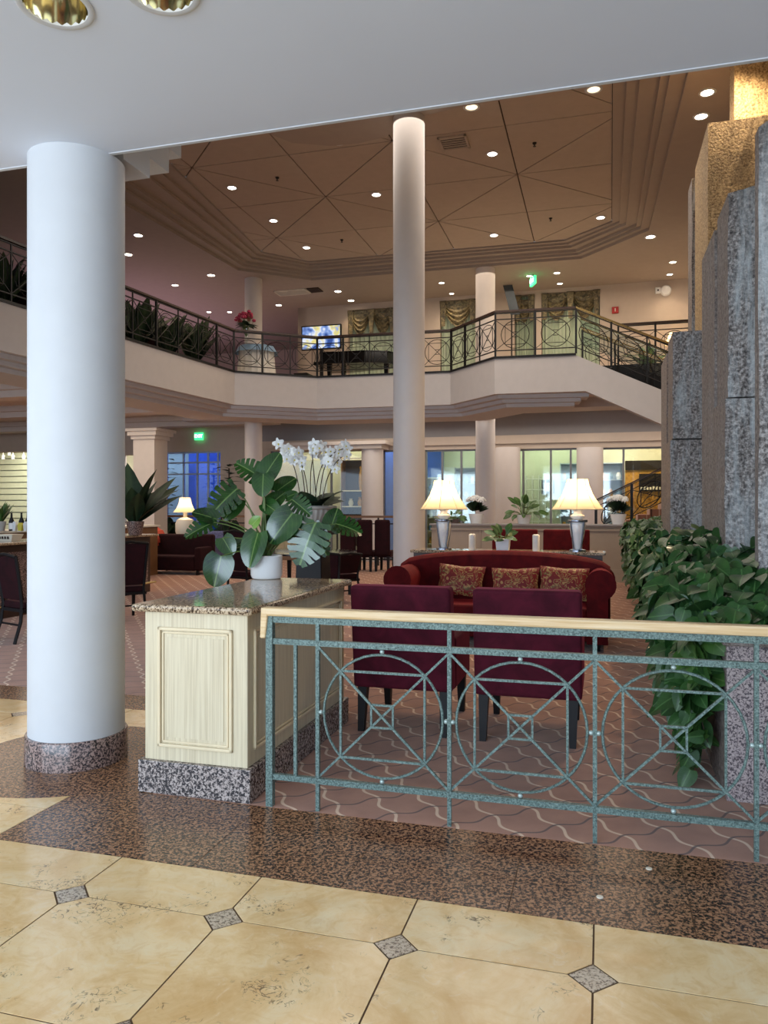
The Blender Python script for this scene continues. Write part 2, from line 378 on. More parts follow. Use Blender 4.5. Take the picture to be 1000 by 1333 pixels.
# curtain cloth
M['drape'] = plain('sheer_drape', lin(176, 190, 168), 0.8, var=0.1, scale=3)
k = NT('swag_cloth', 0.55); k.col(k.ramp(k.noise(k.pos(True), 7, 3, 0.6, 2.0), [(0.35, lin(50, 48, 38)), (0.55, lin(120, 108, 78)), (0.7, lin(156, 142, 104))])); M['swag'] = k.m
# ================================================================== STRUCTURE
def st(o): o['kind'] = 'structure'; return o
def uvbox(u0, u1, v0, v1, z0, z1, name, mat, parent=None, bevel=0):
    m = MB(); m.prism([P2(u0, v0), P2(u1, v0), P2(u1, v1), P2(u0, v1)], z0, z1)
    o = m.build(name, mat, parent, bevel=bevel)
    if parent is None: st(o)
    return o
VB_ = 19.9; PIT = 0.695; BAND0, BAND1 = 0.353, 1.075; UL = -1.42
# ---- floor
m = MB(); m.prism([P2(-23, -9), P2(8, -9), P2(8, 27), P2(-23, 27)], -0.3, -0.0025)
floor = st(m.build('floor', M['grout']))
g = 0.0035; hd = 0.083
m = MB(); h = PIT / 2 - g; cc_ = hd - g * 0.4
oct_ = [(-h + cc_, -h), (h - cc_, -h), (h, -h + cc_), (h, h - cc_), (h - cc_, h), (-h + cc_, h), (-h, h - cc_), (-h, -h + cc_)]
m.prism(oct_, -0.012, 0); tile_me = m.mesh('tile', M['tile'])
m = MB(); d_ = hd - g * 1.6; m.prism([(-d_, 0), (0, -d_), (d_, 0), (0, d_)], -0.012, 0.0); inset_me = m.mesh('inset', M['gran_inset'])
m = MB(); hv = BAND0 - g
m.prism([(-h + cc_, g), (h - cc_, g), (h, g + cc_), (h, hv), (-h, hv), (-h, g + cc_)], -0.012, 0); half_me = m.mesh('tile', M['tile'])
for j in range(0, 6):
    for i in range(-9, 7):
        p = W((i + 0.5) * PIT, -(j + 0.5) * PIT); inst(tile_me, 'tile', floor, p, (0, 0, -TH))
for i in range(-9, 7):
    inst(half_me, 'tile', floor, W((i + 0.5) * PIT, 0), (0, 0, -TH))
for j in range(0, 6):
    for i in range(-8, 8): inst(inset_me, 'inset', floor, W(i * PIT, -j * PIT), (0, 0, -TH))
# path past the round pillar, laid in the same pattern
rows = [0.0 + BAND0, 0.735, 1.5, 2.265, 2.62]; us = [UL, -2.16, -2.925, -3.69, -4.455, -5.22, -5.985]
for a in range(4):
    for b in range(6):
        u1, u0 = us[b], us[b + 1]; v0, v1 = rows[a], rows[a + 1]
        poly = []
        def cut(cu, cv, su, sv):
            full = (cv not in (rows[0], rows[4])) and cu != UL
            q = hd if full else 0
            return [(cu + su * (q + g), cv + sv * g), (cu + su * g, cv + sv * (q + g))] if q else [(cu + su * g, cv + sv * g)]
        A = cut(u0, v0, 1, 1)[::-1]; B = cut(u1, v0, -1, 1); C = cut(u1, v1, -1, -1)[::-1]; D = cut(u0, v1, 1, -1)
        m = MB(); m.prism([P2(*q) for q in A + B + C + D], -0.012, 0); m.build('tile', M['tile'], floor)
for v_ in rows[1:4]:
    for u_ in us[1:]: inst(inset_me, 'inset', floor, W(u_, v_), (0, 0, -TH))
# granite band in slabs
uu = [UL, -1.04] + [-0.34 + 0.7 * i for i in range(8)]
for a, b in zip(uu, uu[1:]):
    uvbox(a + .002, b - .002, BAND0 + .002, BAND1, -0.012, 0.0, 'granite_slab', M['gran_floor'], floor)
uvbox(UL, -1.0, BAND1 + .002, 2.62, -0.012, 0.0, 'granite_slab', M['gran_floor'], floor)
for i in range(6): uvbox(-7 + i * 1.0, -6.004 + i * 1.0, 2.624, 3.02, -0.012, 0.0, 'granite_slab', M['gran_floor'], floor)
CU, CV = uv_of(-1.97, 4.93)
m = MB(); c0 = W(CU, CV); m.lathe([(0.70, -0.01), (0.70, 0.0015)], 64, c0); m.build('pillar_ring', M['gran_floor'], floor)
# brass floor plugs in the band
for px, py in ((781, 1168), (845, 1131)):
    p = onz(px, py, 0); mm = MB(); mm.lathe([(0.014, 0), (0.014, 0.003), (0.01, 0.004)], 12); mm.build('floor_plug', M['offwhite'], floor, loc=(p.x, p.y, 0))
m = MB(); m.prism([P2(*q) for q in ((-1.0, BAND1), (8, BAND1), (8, 27), (-16, 27), (-16, 3.02), (-1.0, 3.02))], -0.012, 0.001)
m.build('carpet', M['carpet'], floor)

# ---- low ceiling over the viewer with its upper block
oc = [W(-14, -9), W(8, -9), W(8, 1.43), W(-14, 1.43)]; holes = []
for px, py in ((72, 8), (210, -12)):
    p = onz(px, py, 3.81); holes.append([Vector((p.x + .135 * cos(2 * pi * i / 32), p.y + .135 * sin(2 * pi * i / 32), 0)) for i in range(32)])
polys = [oc] + holes; flat = [p for P in polys for p in P]; tris = geometry.tessellate_polygon(polys)
m = MB(); m.add([(p.x, p.y, 3.81) for p in flat], [tuple(t) for t in tris])
m.add([(p.x, p.y, 7.9) for p in oc], [(0, 1, 2, 3)]); m.add([(p.x, p.y, z) for z in (3.81, 7.9) for p in oc], [(i, (i + 1) % 4, 4 + (i + 1) % 4, 4 + i) for i in range(4)])
ceil_near = st(m.build('ceiling', M['ceil_near']))
uvbox(-14, 8, 1.43, 1.455, 3.805, 3.95, 'edge_trim', M['paint'], ceil_near)
# stepped ends of the beam over the round pillar
for (px, py, v0, v1) in ((195, 232, 1.6, 1.9), (220, 225, 1.9, 2.3), (236, 206, 2.3, 2.6)):
    u1 = UV(px, v1); Y = W(u1, v1).y; z0 = zat(py, Y)
    uvbox(u1 - .5, u1, v0, v1, z0, z0 + 0.35, 'beam_step', M['paint'], ceil_near)

# ---- atrium ceiling with tray
ZC = 7.9; HC = ZC
def pz(px, py, z): p = onz(px, py, z); return (p.x, p.y)
T0 = [pz(155, 262, ZC), pz(310, 352, ZC), pz(405, 365, ZC), pz(757, 337, ZC), pz(845, 300, ZC), pz(897, 90, ZC),
      pz(600, 139, ZC), pz(552, 151, ZC), pz(500, 179, ZC), pz(465, 187, ZC), pz(430, 190, ZC), pz(380, 186, ZC), pz(345, 172, ZC)]
a, b = Vector(T0[0]), Vector(T0[1]); q = a - (b - a) * 0.75; T0 = [tuple(q)] + T0[1:]
T0[-1:] = [T0[-1], (T0[-1][0] - 1.2, T0[-1][1] - 0.9)]
ZP = 8.25
T1 = [pz(220, 210, ZP), pz(340, 327, ZP), pz(402, 340, ZP), pz(735, 312, ZP), pz(797, 287, ZP), pz(798, 105, ZP)]
a, b = Vector(T1[0]), Vector(T1[1]); T1[0] = tuple(a - (b - a) * 0.75)
nT = len(T0)
T1f = T1 + [(x, y + 0.02) for x, y in T0[6:]]
T1f[5] = tuple(Vector(T1[5]) + (Vector(T1[5]) - Vector(T1[4])).normalized() * 0.8)
outer = [P2(-23, 1.43), P2(8, 1.43), P2(8, 27), P2(-23, 27)]
polys = [[Vector((*p, 0)) for p in outer], [Vector((*p, 0)) for p in T0]]
tris = geometry.tessellate_polygon(polys); flat = [p for P in polys for p in P]
m = MB(); m.add([(p.x, p.y, ZC) for p in flat] + [(p.x, p.y, ZC + 0.1) for p in flat], [tuple(t) for t in tris]); ceil_hi = st(m.build('ceiling', M['ceil']))
prof = [(0, 0), (0, .07), (.22, .07), (.22, .13), (.34, .13), (.34, .2), (.62, .2), (.62, .26), (.8, .26), (.8, .31), (1.0, .31), (1.0, .36)]
for i in range(0, len(prof) - 1, 2):
    m = MB(); vs = []
    seg = prof[i:i + 3] if i + 3 <= len(prof) else prof[i:]
    for f, dz in seg:
        vs += [(T0[k][0] * (1 - f) + T1f[k][0] * f, T0[k][1] * (1 - f) + T1f[k][1] * f, ZC + dz) for k in range(nT)]
    fs = []
    for r in range(len(seg) - 1):
        for k in range(nT): fs.append((r * nT + k, r * nT + (k + 1) % nT, (r + 1) * nT + (k + 1) % nT, (r + 1) * nT + k))
    m.add(vs, fs).build('cornice_step', M['ceil'], ceil_hi)
# dark backing and separate triangular panels
e_ = (Vector(T1[5]) - Vector(T1[4])).normalized(); q_ = Vector(T1[5]) + e_ * 1.6
P1 = T1[:5] + [tuple(q_), (T1[0][0], T1[0][1] - 1.2)]
m = MB(); m.prism([(x, y) for x, y in P1], ZC + .37, ZC + .42); m.build('panel_backing', M['groove'], ceil_hi)
B = Vector(pz(424, 256, ZP)); bu, bv = uv_of(*B); aN = 2.03
def split(poly, n, c):
    A, Bp = [], []
    for i in range(len(poly)):
        p, q = poly[i], poly[(i + 1) % len(poly)]
        dp, dq = p.dot(n) - c, q.dot(n) - c
        if dp >= 0: A.append(p)
        if dp <= 0: Bp.append(p)
        if dp * dq < 0:
            x = p + (q - p) * (dp / (dp - dq)); A.append(x); Bp.append(x)
    return A, Bp
def ar(p): return abs(sum(p[i].x * p[(i + 1) % len(p)].y - p[(i + 1) % len(p)].x * p[i].y for i in range(len(p)))) / 2
pieces = [[Vector(uv_of(x, y)) for x, y in P1]]
lines = []
for i in range(-5, 6):
    lines.append((Vector((1, 0)), bu + i * aN)); lines.append((Vector((0, 1)), bv + i * aN))
    lines.append((Vector((1, 1)).normalized(), (bu + bv + 2 * i * aN) / sqrt(2))); lines.append((Vector((1, -1)).normalized(), (bu - bv + 2 * i * aN) / sqrt(2)))
for n_, c_ in lines:
    new = []
    for p in pieces:
        a, b = split(p, n_, c_)
        for q in (a, b):
            if len(q) > 2 and ar(q) > 1e-3: new.append(q)
    pieces = new
def inset(poly, d):
    s = sum(poly[i].x * poly[(i + 1) % len(poly)].y - poly[(i + 1) % len(poly)].x * poly[i].y for i in range(len(poly)))
    if s < 0: poly = poly[::-1]
    out = poly
    res = poly
    for i in range(len(poly)):
        a, b = poly[i], poly[(i + 1) % len(poly)]; e = (b - a)
        if e.length < 1e-5: continue
        n = Vector((-e.y, e.x)).normalized(); A, _ = split(res, n, a.dot(n) + d); res = A
        if len(res) < 3: return None
    return res
for p in pieces:
    q = inset(p, 0.012)
    if q and ar(q) > 0.02:
        m = MB(); m.prism([P2(x.x, x.y) for x in q], ZC + .345, ZC + .372); m.build('ceiling_panel', M['panel'], ceil_hi)

# ---- balcony slab, stepped fascia
ZF = 4.85
E = [pz(-60, 374, ZF), pz(157, 440.7, ZF), pz(305.5, 485, ZF), pz(413, 492, ZF), pz(586.5, 485, ZF), pz(644, 467, ZF), pz(750, 462.5, ZF)]
a, b = Vector(E[0]), Vector(E[2]); E = [tuple(a - (b - a).normalized() * 2.6), tuple(E[2])] + E[3:]
def offs(line, d):      # offset away from the atrium (to the left of the walking direction)
    L = [Vector(p) for p in line]; out = []
    for i, p in enumerate(L):
        ns = []
        for a, b in ((i - 1, i), (i, i + 1)):
            if 0 <= a and b < len(L):
                e = (L[b] - L[a]).normalized(); ns.append(Vector((-e.y, e.x)))
        n = sum(ns, Vector((0, 0))).normalized(); k = n.dot(ns[0]); out.append(tuple(p + n * d / k))
    return out
def ribbon(line, d0, d1, z0, z1):
    A, Bq = offs(line, d0), offs(line, d1); n = len(line); m = MB()
    vs = [(*p, z0) for p in A] + [(*p, z1) for p in A] + [(*p, z0) for p in Bq] + [(*p, z1) for p in Bq]; fs = []
    for i in range(n - 1):
        for (a, b) in ((0, 1), (1, 3), (3, 2), (2, 0)):
            fs.append((a * n + i, a * n + i + 1, b * n + i + 1, b * n + i))
    fs.append((0, n, 3 * n, 2 * n)); fs.append((n - 1, 2 * n - 1, 4 * n - 1, 3 * n - 1))
    return m.add(vs, fs)
ES = E[:-1] + [pz(768, 462, ZF)]
balc = st(ribbon(E, 0, 0.35, 4.08, ZF).build('balcony_slab', M['beige2']))
for i, (d, z0, z1, px) in enumerate(((0.14, 4.0, 4.1, 768), (0.30, 3.92, 4.03, 758), (0.46, 3.84, 3.95, 750))):
    L = E[:-1] + [pz(px, 463.5, ZF)]
    ribbon(L, d, d + 0.5 + (0.5 if i == 2 else 0), z0, z1).build('fascia_step', M['beige2'], balc)
ribbon(E, 1.6, 1.95, 3.98, 4.35).build('cornice_step', M['beige2'], balc)
ribbon(E, 1.95, 2.2, 4.1, 4.36).build('cornice_step', M['beige2'], balc)
# dark kerb under the balustrade
ribbon(E, -0.03, 0.08, ZF, ZF + 0.045).build('kerb_trim', M['black'], balc)
# upper floor plate / lower ceiling behind the edge
Ei = offs(E, 0.34); su_, sv_ = uv_of(*E[-1])
m = MB(); m.prism([tuple(p) for p in Ei] + [P2(su_ + .1, sv_ + .1), P2(su_ + .1, 19.9), P2(-10.5, 19.9), P2(-10.5, 26), P2(-23, 26), P2(-23, 4)], 4.34, ZF - 0.005)
st(m.build('ceiling', M['beige']))

# coffer beams across the lower ceiling, left side
for k_ in range(5):
    v_ = 5.0 + 3.2 * k_; (ax, ay), (bx, by) = uv_of(*E[0]), uv_of(*E[1]); ue = min(ax + (bx - ax) * (v_ - ay) / (by - ay) if v_ < by else -6.7, -4.6) - 1.0
    uvbox(-21.5, ue, v_, v_ + .5, 4.05, 4.34, 'ceiling_beam', M['beige'])
    uvbox(-21.5, ue - .1, v_ - .15, v_ + .65, 4.2, 4.34, 'ceiling_beam', M['beige'])
uvbox(-10.2, 4.5, 17.0, 17.5, 4.1, 4.34, 'ceiling_beam', M['beige2'])
# stair stringer to the right of the landing
S0 = Vector(E[-1]); su, sv = uv_of(*S0); SL = -(0.81 / 1.72)
m = MB(); t1 = 4.2
vsx = []
for dv in (0.0, 0.25):
    vsx += [W(su, sv + dv, ZF), W(su + t1, sv + dv, ZF + SL * t1), W(su + t1, sv + dv, 4.08 + SL * t1), W(su + 0.2, sv + dv, 4.08), W(su, sv + dv, 4.08)]
m.add(vsx, [(0, 1, 2, 3, 4), (9, 8, 7, 6, 5)] + [(i, (i + 1) % 5, 5 + (i + 1) % 5, 5 + i) for i in range(5)])
stair = st(m.build('stair_stringer', M['beige2']))
nst = 20
for k_ in range(nst):
    zz = ZF + SL * (t1 / nst) * (k_ + 1)
    uvbox(su + t1 / nst * k_, su + t1 / nst * (k_ + 1) + .02, sv + .25, sv + 1.6, zz - .22, zz - .02, 'stair_tread', M['carpet'], stair)
uvbox(su + .1, 6.0, sv + 1.75, VB_, 4.34, ZF - .004, 'ceiling', M['beige'])
uvbox(su + .1, 6.0, sv + 1.62, sv + 1.75, 4.3, ZF + .04, 'trim_1', M['black'])

# ---- outer walls
VB = 19.9
uvbox(6.0, 6.3, 1.43, 27, 0, 7.95, 'wall_right', M['wall'])
uvbox(-22.3, -22.0, 1.43, 27, 0, 7.95, 'wall_left', M['wall'])
# lower back wall with openings (px ranges at v=VB, bottom z, top z)
def ux(px): return UV(px, VB)
def zz(py, px): return zat(py, W(UV(px, VB), VB).y)
opens = [(-60, 42, 0.0, zz(588, 20)), (158, 186, 0.0, zz(592, 170)), (213, 287, 0.0, zz(588, 250)), (352, 478, 0.0, zz(586, 420)),
         (498, 514, 0, zz(586, 505)), (553, 620, 0, zz(585, 590)), (643, 651, 0, zz(584, 650)), (673, 755, 0, zz(584, 700)), (781, 900, 0, zz(582, 820))]
wall_low = None
prev = -22.0; segs = []
for (a, b, z0, z1) in opens:
    segs.append((prev, ux(a), 0, 4.34)); segs.append((ux(a), ux(b), z1, 4.34)); prev = ux(b)
segs.append((prev, 6.0, 0, 4.34))
m = MB()
for (a, b, z0, z1) in segs:
    if b > a: m.prism([P2(a, VB), P2(b, VB), P2(b, VB + .3), P2(a, VB + .3)], z0, z1)
wall_low = st(m.build('wall_back', M['wall']))
uvbox(ux(338), 6.0, VB - .1, VB, zz(577, 700), zz(566, 700), 'frieze_band', M['wall'], wall_low)
uvbox(ux(338), 6.0, VB - .04, VB, zz(566, 700), 4.34, 'frieze_band', M['graywall'], wall_low)
# pilasters with capitals
for i, (px, w, top) in enumerate(((196, .34, 572), (485, .33, 585), (661, .36, 583), (768, .36, 583))):
    v_ = VB - .5 if i else VB - 3.2
    c = W(UV(px, v_), v_); zt = zat(top, c.y)
    pm = MB(); r = w
    if i in (0,):
        pm.prism([P2(UV(px, v_) + dx, v_ + dy) for dx, dy in ((-r, -r), (r, -r), (r, r), (-r, r))], 0, zt)
        o = st(pm.build('pilaster', M['beige']))
        for q, (e, a, b) in enumerate(((.05, -.02, .08), (.12, .08, .2), (.18, .2, .28))):
            cm = MB(); cm.prism([P2(UV(px, v_) + dx * (r + e), v_ + dy * (r + e)) for dx, dy in ((-1, -1), (1, -1), (1, 1), (-1, 1))], zt + a, zt + b); cm.build('capital', M['beige'], o)
    else:
        pm.lathe([(r, 0), (r, zt)], 28, (c.x, c.y, 0)); o = st(pm.build('pilaster', M['colp'], smooth=True))
        if i == 1:
            cm = MB(); u_ = UV(px, v_); cm.prism([P2(u_ - 3.0, v_ - .4), P2(u_ + .4, v_ - .4), P2(u_ + .4, v_ + .4), P2(u_ - 3.0, v_ + .4)], zt, zt + .12); cm.build('capital', M['beige'], o)
            cm = MB(); cm.prism([P2(u_ - 3.05, v_ - .5), P2(u_ + .55, v_ - .5), P2(u_ + .55, v_ + .4), P2(u_ - 3.05, v_ + .4)], zt + .12, zt + .22); cm.build('capital', M['beige'], o)
# glazing
def window(a, b, z0, z1, glass, mull=(), trans=(), v_=VB + .12, num=1, fm=None):
    fm = fm or M['black']; w = MB(); u0, u1 = ux(a), ux(b); t = .05
    for (p, q, r, s) in ((u0, u0 + t, z0, z1), (u1 - t, u1, z0, z1), (u0, u1, z0, z0 + t), (u0, u1, z1 - t, z1)):
        w.prism([P2(p, v_ - .04), P2(q, v_ - .04), P2(q, v_ + .04), P2(p, v_ + .04)], r, s)
    o = st(w.build('window_%d' % num, fm))
    for x in mull:
        uvbox(ux(x) - .03, ux(x) + .03, v_ - .03, v_ + .03, z0, z1, 'mullion', fm, o)
    for y in trans:
        uvbox(u0, u1, v_ - .03, v_ + .03, y - .025, y + .025, 'transom', fm, o)
    xs = [u0] + [ux(x) for x in mull] + [u1]
    for p, q in zip(xs, xs[1:]):
        uvbox(p + .02, q - .02, v_ - .006, v_ + .006, z0 + t, z1 - t, 'pane', glass, o)
    return o
M['frameblue'] = plain('pale_blue_frame', lin(170, 190, 215), 0.4)
M['framegrey'] = plain('grey_frame', lin(120, 122, 124), 0.4)
window(213, 287, .02, opens[2][3], M['blueglass'], (237, 255, 269, 282), (zz(602, 250), zz(617, 250)), num=1, fm=M['frameblue'])
window(498, 514, .02, opens[4][3], M['blueglass'], (), (), num=2, fm=M['framegrey'])
window(553, 620, .02, opens[5][3], M['greenglass'], (575, 600), (), num=3, fm=M['framegrey'])
window(643, 651, .02, opens[6][3], M['glass'], (), (), num=4, fm=M['framegrey'])
window(673, 755, .02, opens[7][3], M['greenglass'], (681, 717, 743), (), num=5, fm=M['framegrey'])
window(781, 900, .02, opens[8][3], M['glass'], (812,), (), num=6, fm=M['framegrey'])
window(352, 478, .02, opens[3][3], M['glass'], (430,), (), num=7, fm=M['framegrey'])

# ---- upper back wall with curtained windows
wu = MB(); zt_ = 7.95
ups = [(453, 514, 404), (573, 619, 388), (670, 696, 382), (705, 781, 381)]
prev = ux(388)
for (a, b, top) in ups:
    wu.prism([P2(prev, VB), P2(ux(a), VB), P2(ux(a), VB + .3), P2(prev, VB + .3)], ZF, zt_)
    zt2 = min(zz(top, a), 7.8); wu.prism([P2(ux(a), VB), P2(ux(b), VB), P2(ux(b), VB + .3), P2(ux(a), VB + .3)], zt2, zt_); prev = ux(b)
wu.prism([P2(prev, VB), P2(6.0, VB), P2(6.0, VB + .3), P2(prev, VB + .3)], ZF, zt_)
wu.prism([P2(ux(388), VB), P2(ux(388) + .3, VB), P2(ux(388) + .3, 26), P2(ux(388), 26)], ZF, zt_)
wall_up = st(wu.build('wall_back', M['wall']))
wu = MB(); wu.prism([P2(-22, 25.7), P2(ux(388), 25.7), P2(ux(388), 26), P2(-22, 26)], 0, zt_)
wu.prism([P2(-22, 26.4), P2(6.3, 26.4), P2(6.3, 26.7), P2(-22, 26.7)], 0, zt_); st(wu.build('wall_back', M['wall']))
M['greenwall'] = plain('green_glass_wall', lin(120, 136, 122), 0.3, var=.15)
uvbox(ux(388), 6.0, VB + .9, VB + 1.0, ZF, zt_, 'wall_back', M['greenwall'])
# window reveal curtains
for i, (a, b, top) in enumerate(ups):
    u0, u1 = ux(a) + .02, ux(b) - .02; zt2 = min(zz(top, a), 7.8) - .02; wdt = u1 - u0
    labels = ['curtain set in the window behind the piano', 'curtain set in the window between the two pillars upstairs',
              'narrow curtain set beside the tilted screen on the upper floor', 'widest curtain set, in the window above the head of the staircase']
    c = W(u0, VB + .1); e = empty('curtain', (c.x, c.y, ZF), label='grey swagged ' + labels[i] if i != 2 else 'narrow dark-topped curtain beside the tilted screen on the upper floor', cat='curtain', group='upper floor curtains')
    dm = MB(); n = max(24, int(wdt / .04)); hh = zt2 - ZF
    vs_ = []
    for k_ in range(n + 1):
        x = wdt * k_ / n; y = .035 * sin(k_ * 1.9) + .05
        vs_ += [(x, y, 0.02), (x, y, hh)]
    dm.add(vs_, [(2 * k_, 2 * k_ + 2, 2 * k_ + 3, 2 * k_ + 1) for k_ in range(n)]); dm.build('drape', M['drape'], e, smooth=True)
    ns = max(1, round(wdt / .85)); sw = wdt / ns
    for s_ in range(ns):       # swags: hanging folds between two points
        sm = MB(); R_, C_ = 9, 14; pts = []
        for r_ in range(R_ + 1):
            for c_ in range(C_ + 1):
                t = c_ / C_; f = r_ / R_; drop = .12 + .62 * f; x = s_ * sw + sw * t
                z = hh - drop * (1 - (2 * t - 1) ** 2) * 1.0 - .25 * f * (1 - abs(2 * t - 1)) ** .5 * .2
                y = -.06 - .03 * sin(f * 26) * (1 - (2 * t - 1) ** 4)
                pts.append((x, y, z))
        sm.add(pts, [(r_ * (C_ + 1) + c_, r_ * (C_ + 1) + c_ + 1, (r_ + 1) * (C_ + 1) + c_ + 1, (r_ + 1) * (C_ + 1) + c_) for r_ in range(R_) for c_ in range(C_)])
        sm.build('swag', M['swag'], e, smooth=True)
    for s_ in range(ns + 1):   # tails
        tm = MB(); x = min(max(s_ * sw, .07), wdt - .07)
        tm.taper((x, -.09, hh - .75), (.05, .02), (x, -.09, hh), (.1, .04)); tm.build('tail', M['swag'], e)
    if i in (0, 1, 3):
        vm = MB(); vm.box(0, wdt, -.05, -.03, hh - .1, hh); vm.build('valance', M['swag'], e)

# ---- round pillars
def pillar(px, Y, r, z0, z1, name='pillar'):
    c = ((px - 500) / F * Y, Y)
    m = MB(); m.lathe([(r, z0), (r, z1)], 48, (c[0], c[1], 0)); return st(m.build(name, M['colp'], smooth=True)), c
# near pillar
m = MB(); c = W(CU, CV); m.lathe([(.292, 0.165), (.292, 3.81)], 64, (c.x, c.y, 0)); near = st(m.build('pillar', M['paint'], smooth=True))
m = MB(); m.lathe([(.31, 0.0015), (.31, .17), (.305, .178), (.29, .178)], 64, (c.x, c.y, 0)); m.build('pillar_plinth', M['gran_base'], near, smooth=True)
pillar(532.5, 12.44, .255, 0.0, ZC)
pillar(632, 20.3, .255, 0.0, 4.34); pillar(632, 20.3, .255, ZF, ZC)
pillar(330, 21.2, .24, 0.0, 4.34); pillar(330, 21.2, .24, ZF, ZC)

# ---- rooms behind the lower openings
uvbox(-22, 6, VB + 2.6, VB + 2.7, 0, 4.3, 'wall_back', plain('shop_wall', lin(206, 206, 186), .8, var=.2, scale=.8))
uvbox(-22, 6, VB + .3, VB + 2.6, 4.25, 4.34, 'ceiling', M['beige2'])
uvbox(ux(345), ux(349), VB + .3, VB + 2.6, 0, 4.3, 'wall_side', M['beige'])
uvbox(ux(490), ux(494), VB + .3, VB + 2.6, 0, 4.3, 'wall_side', M['beige'])
for (a, b) in ((213, 287), (494, 540)):
    uvbox(ux(a) - .4, ux(b) + .4, VB + 2.3, VB + 2.5, 0, 4.2, 'wall_court', plain('blue_facade_%d' % a, lin(60, 90, 160), .5, var=.35, scale=1.5))
area('court_daylight', W(ux(250), VB + 1.2, 4.1), (0, 0, -TH), (2.4, 1.6), 75, (.45, .6, 1.0))
area('court_daylight', W(ux(508), VB + 1.2, 4.1), (0, 0, -TH), (.8, 1.6), 35, (.4, .58, 1.0))
area('shop_light', W(ux(700), VB + 1.4, 4.1), (0, 0, -TH), (6, 1.6), 150, (1.0, .93, .78))
area('shop_light', W(ux(420), VB + 1.4, 4.1), (0, 0, -TH), (2.5, 1.6), 60, (1.0, .88, .6))
area('shop_light', W(ux(20), VB + 1.0, 4.1), (0, 0, -TH), (3.5, 1.2), 130, (1.0, .97, .8))
area('shop_light', W(ux(172), VB + 1.0, 4.1), (0, 0, -TH), (1.2, 1.2), 60, (1.0, .97, .8))
# ================================================================== NEAR OBJECTS
def thing(name, u, v, label, cat, z=0.0, group=None, rz=None, **k):
    return empty(name, W(u, v, z), rz=rz, label=label, cat=cat, group=group, **k)
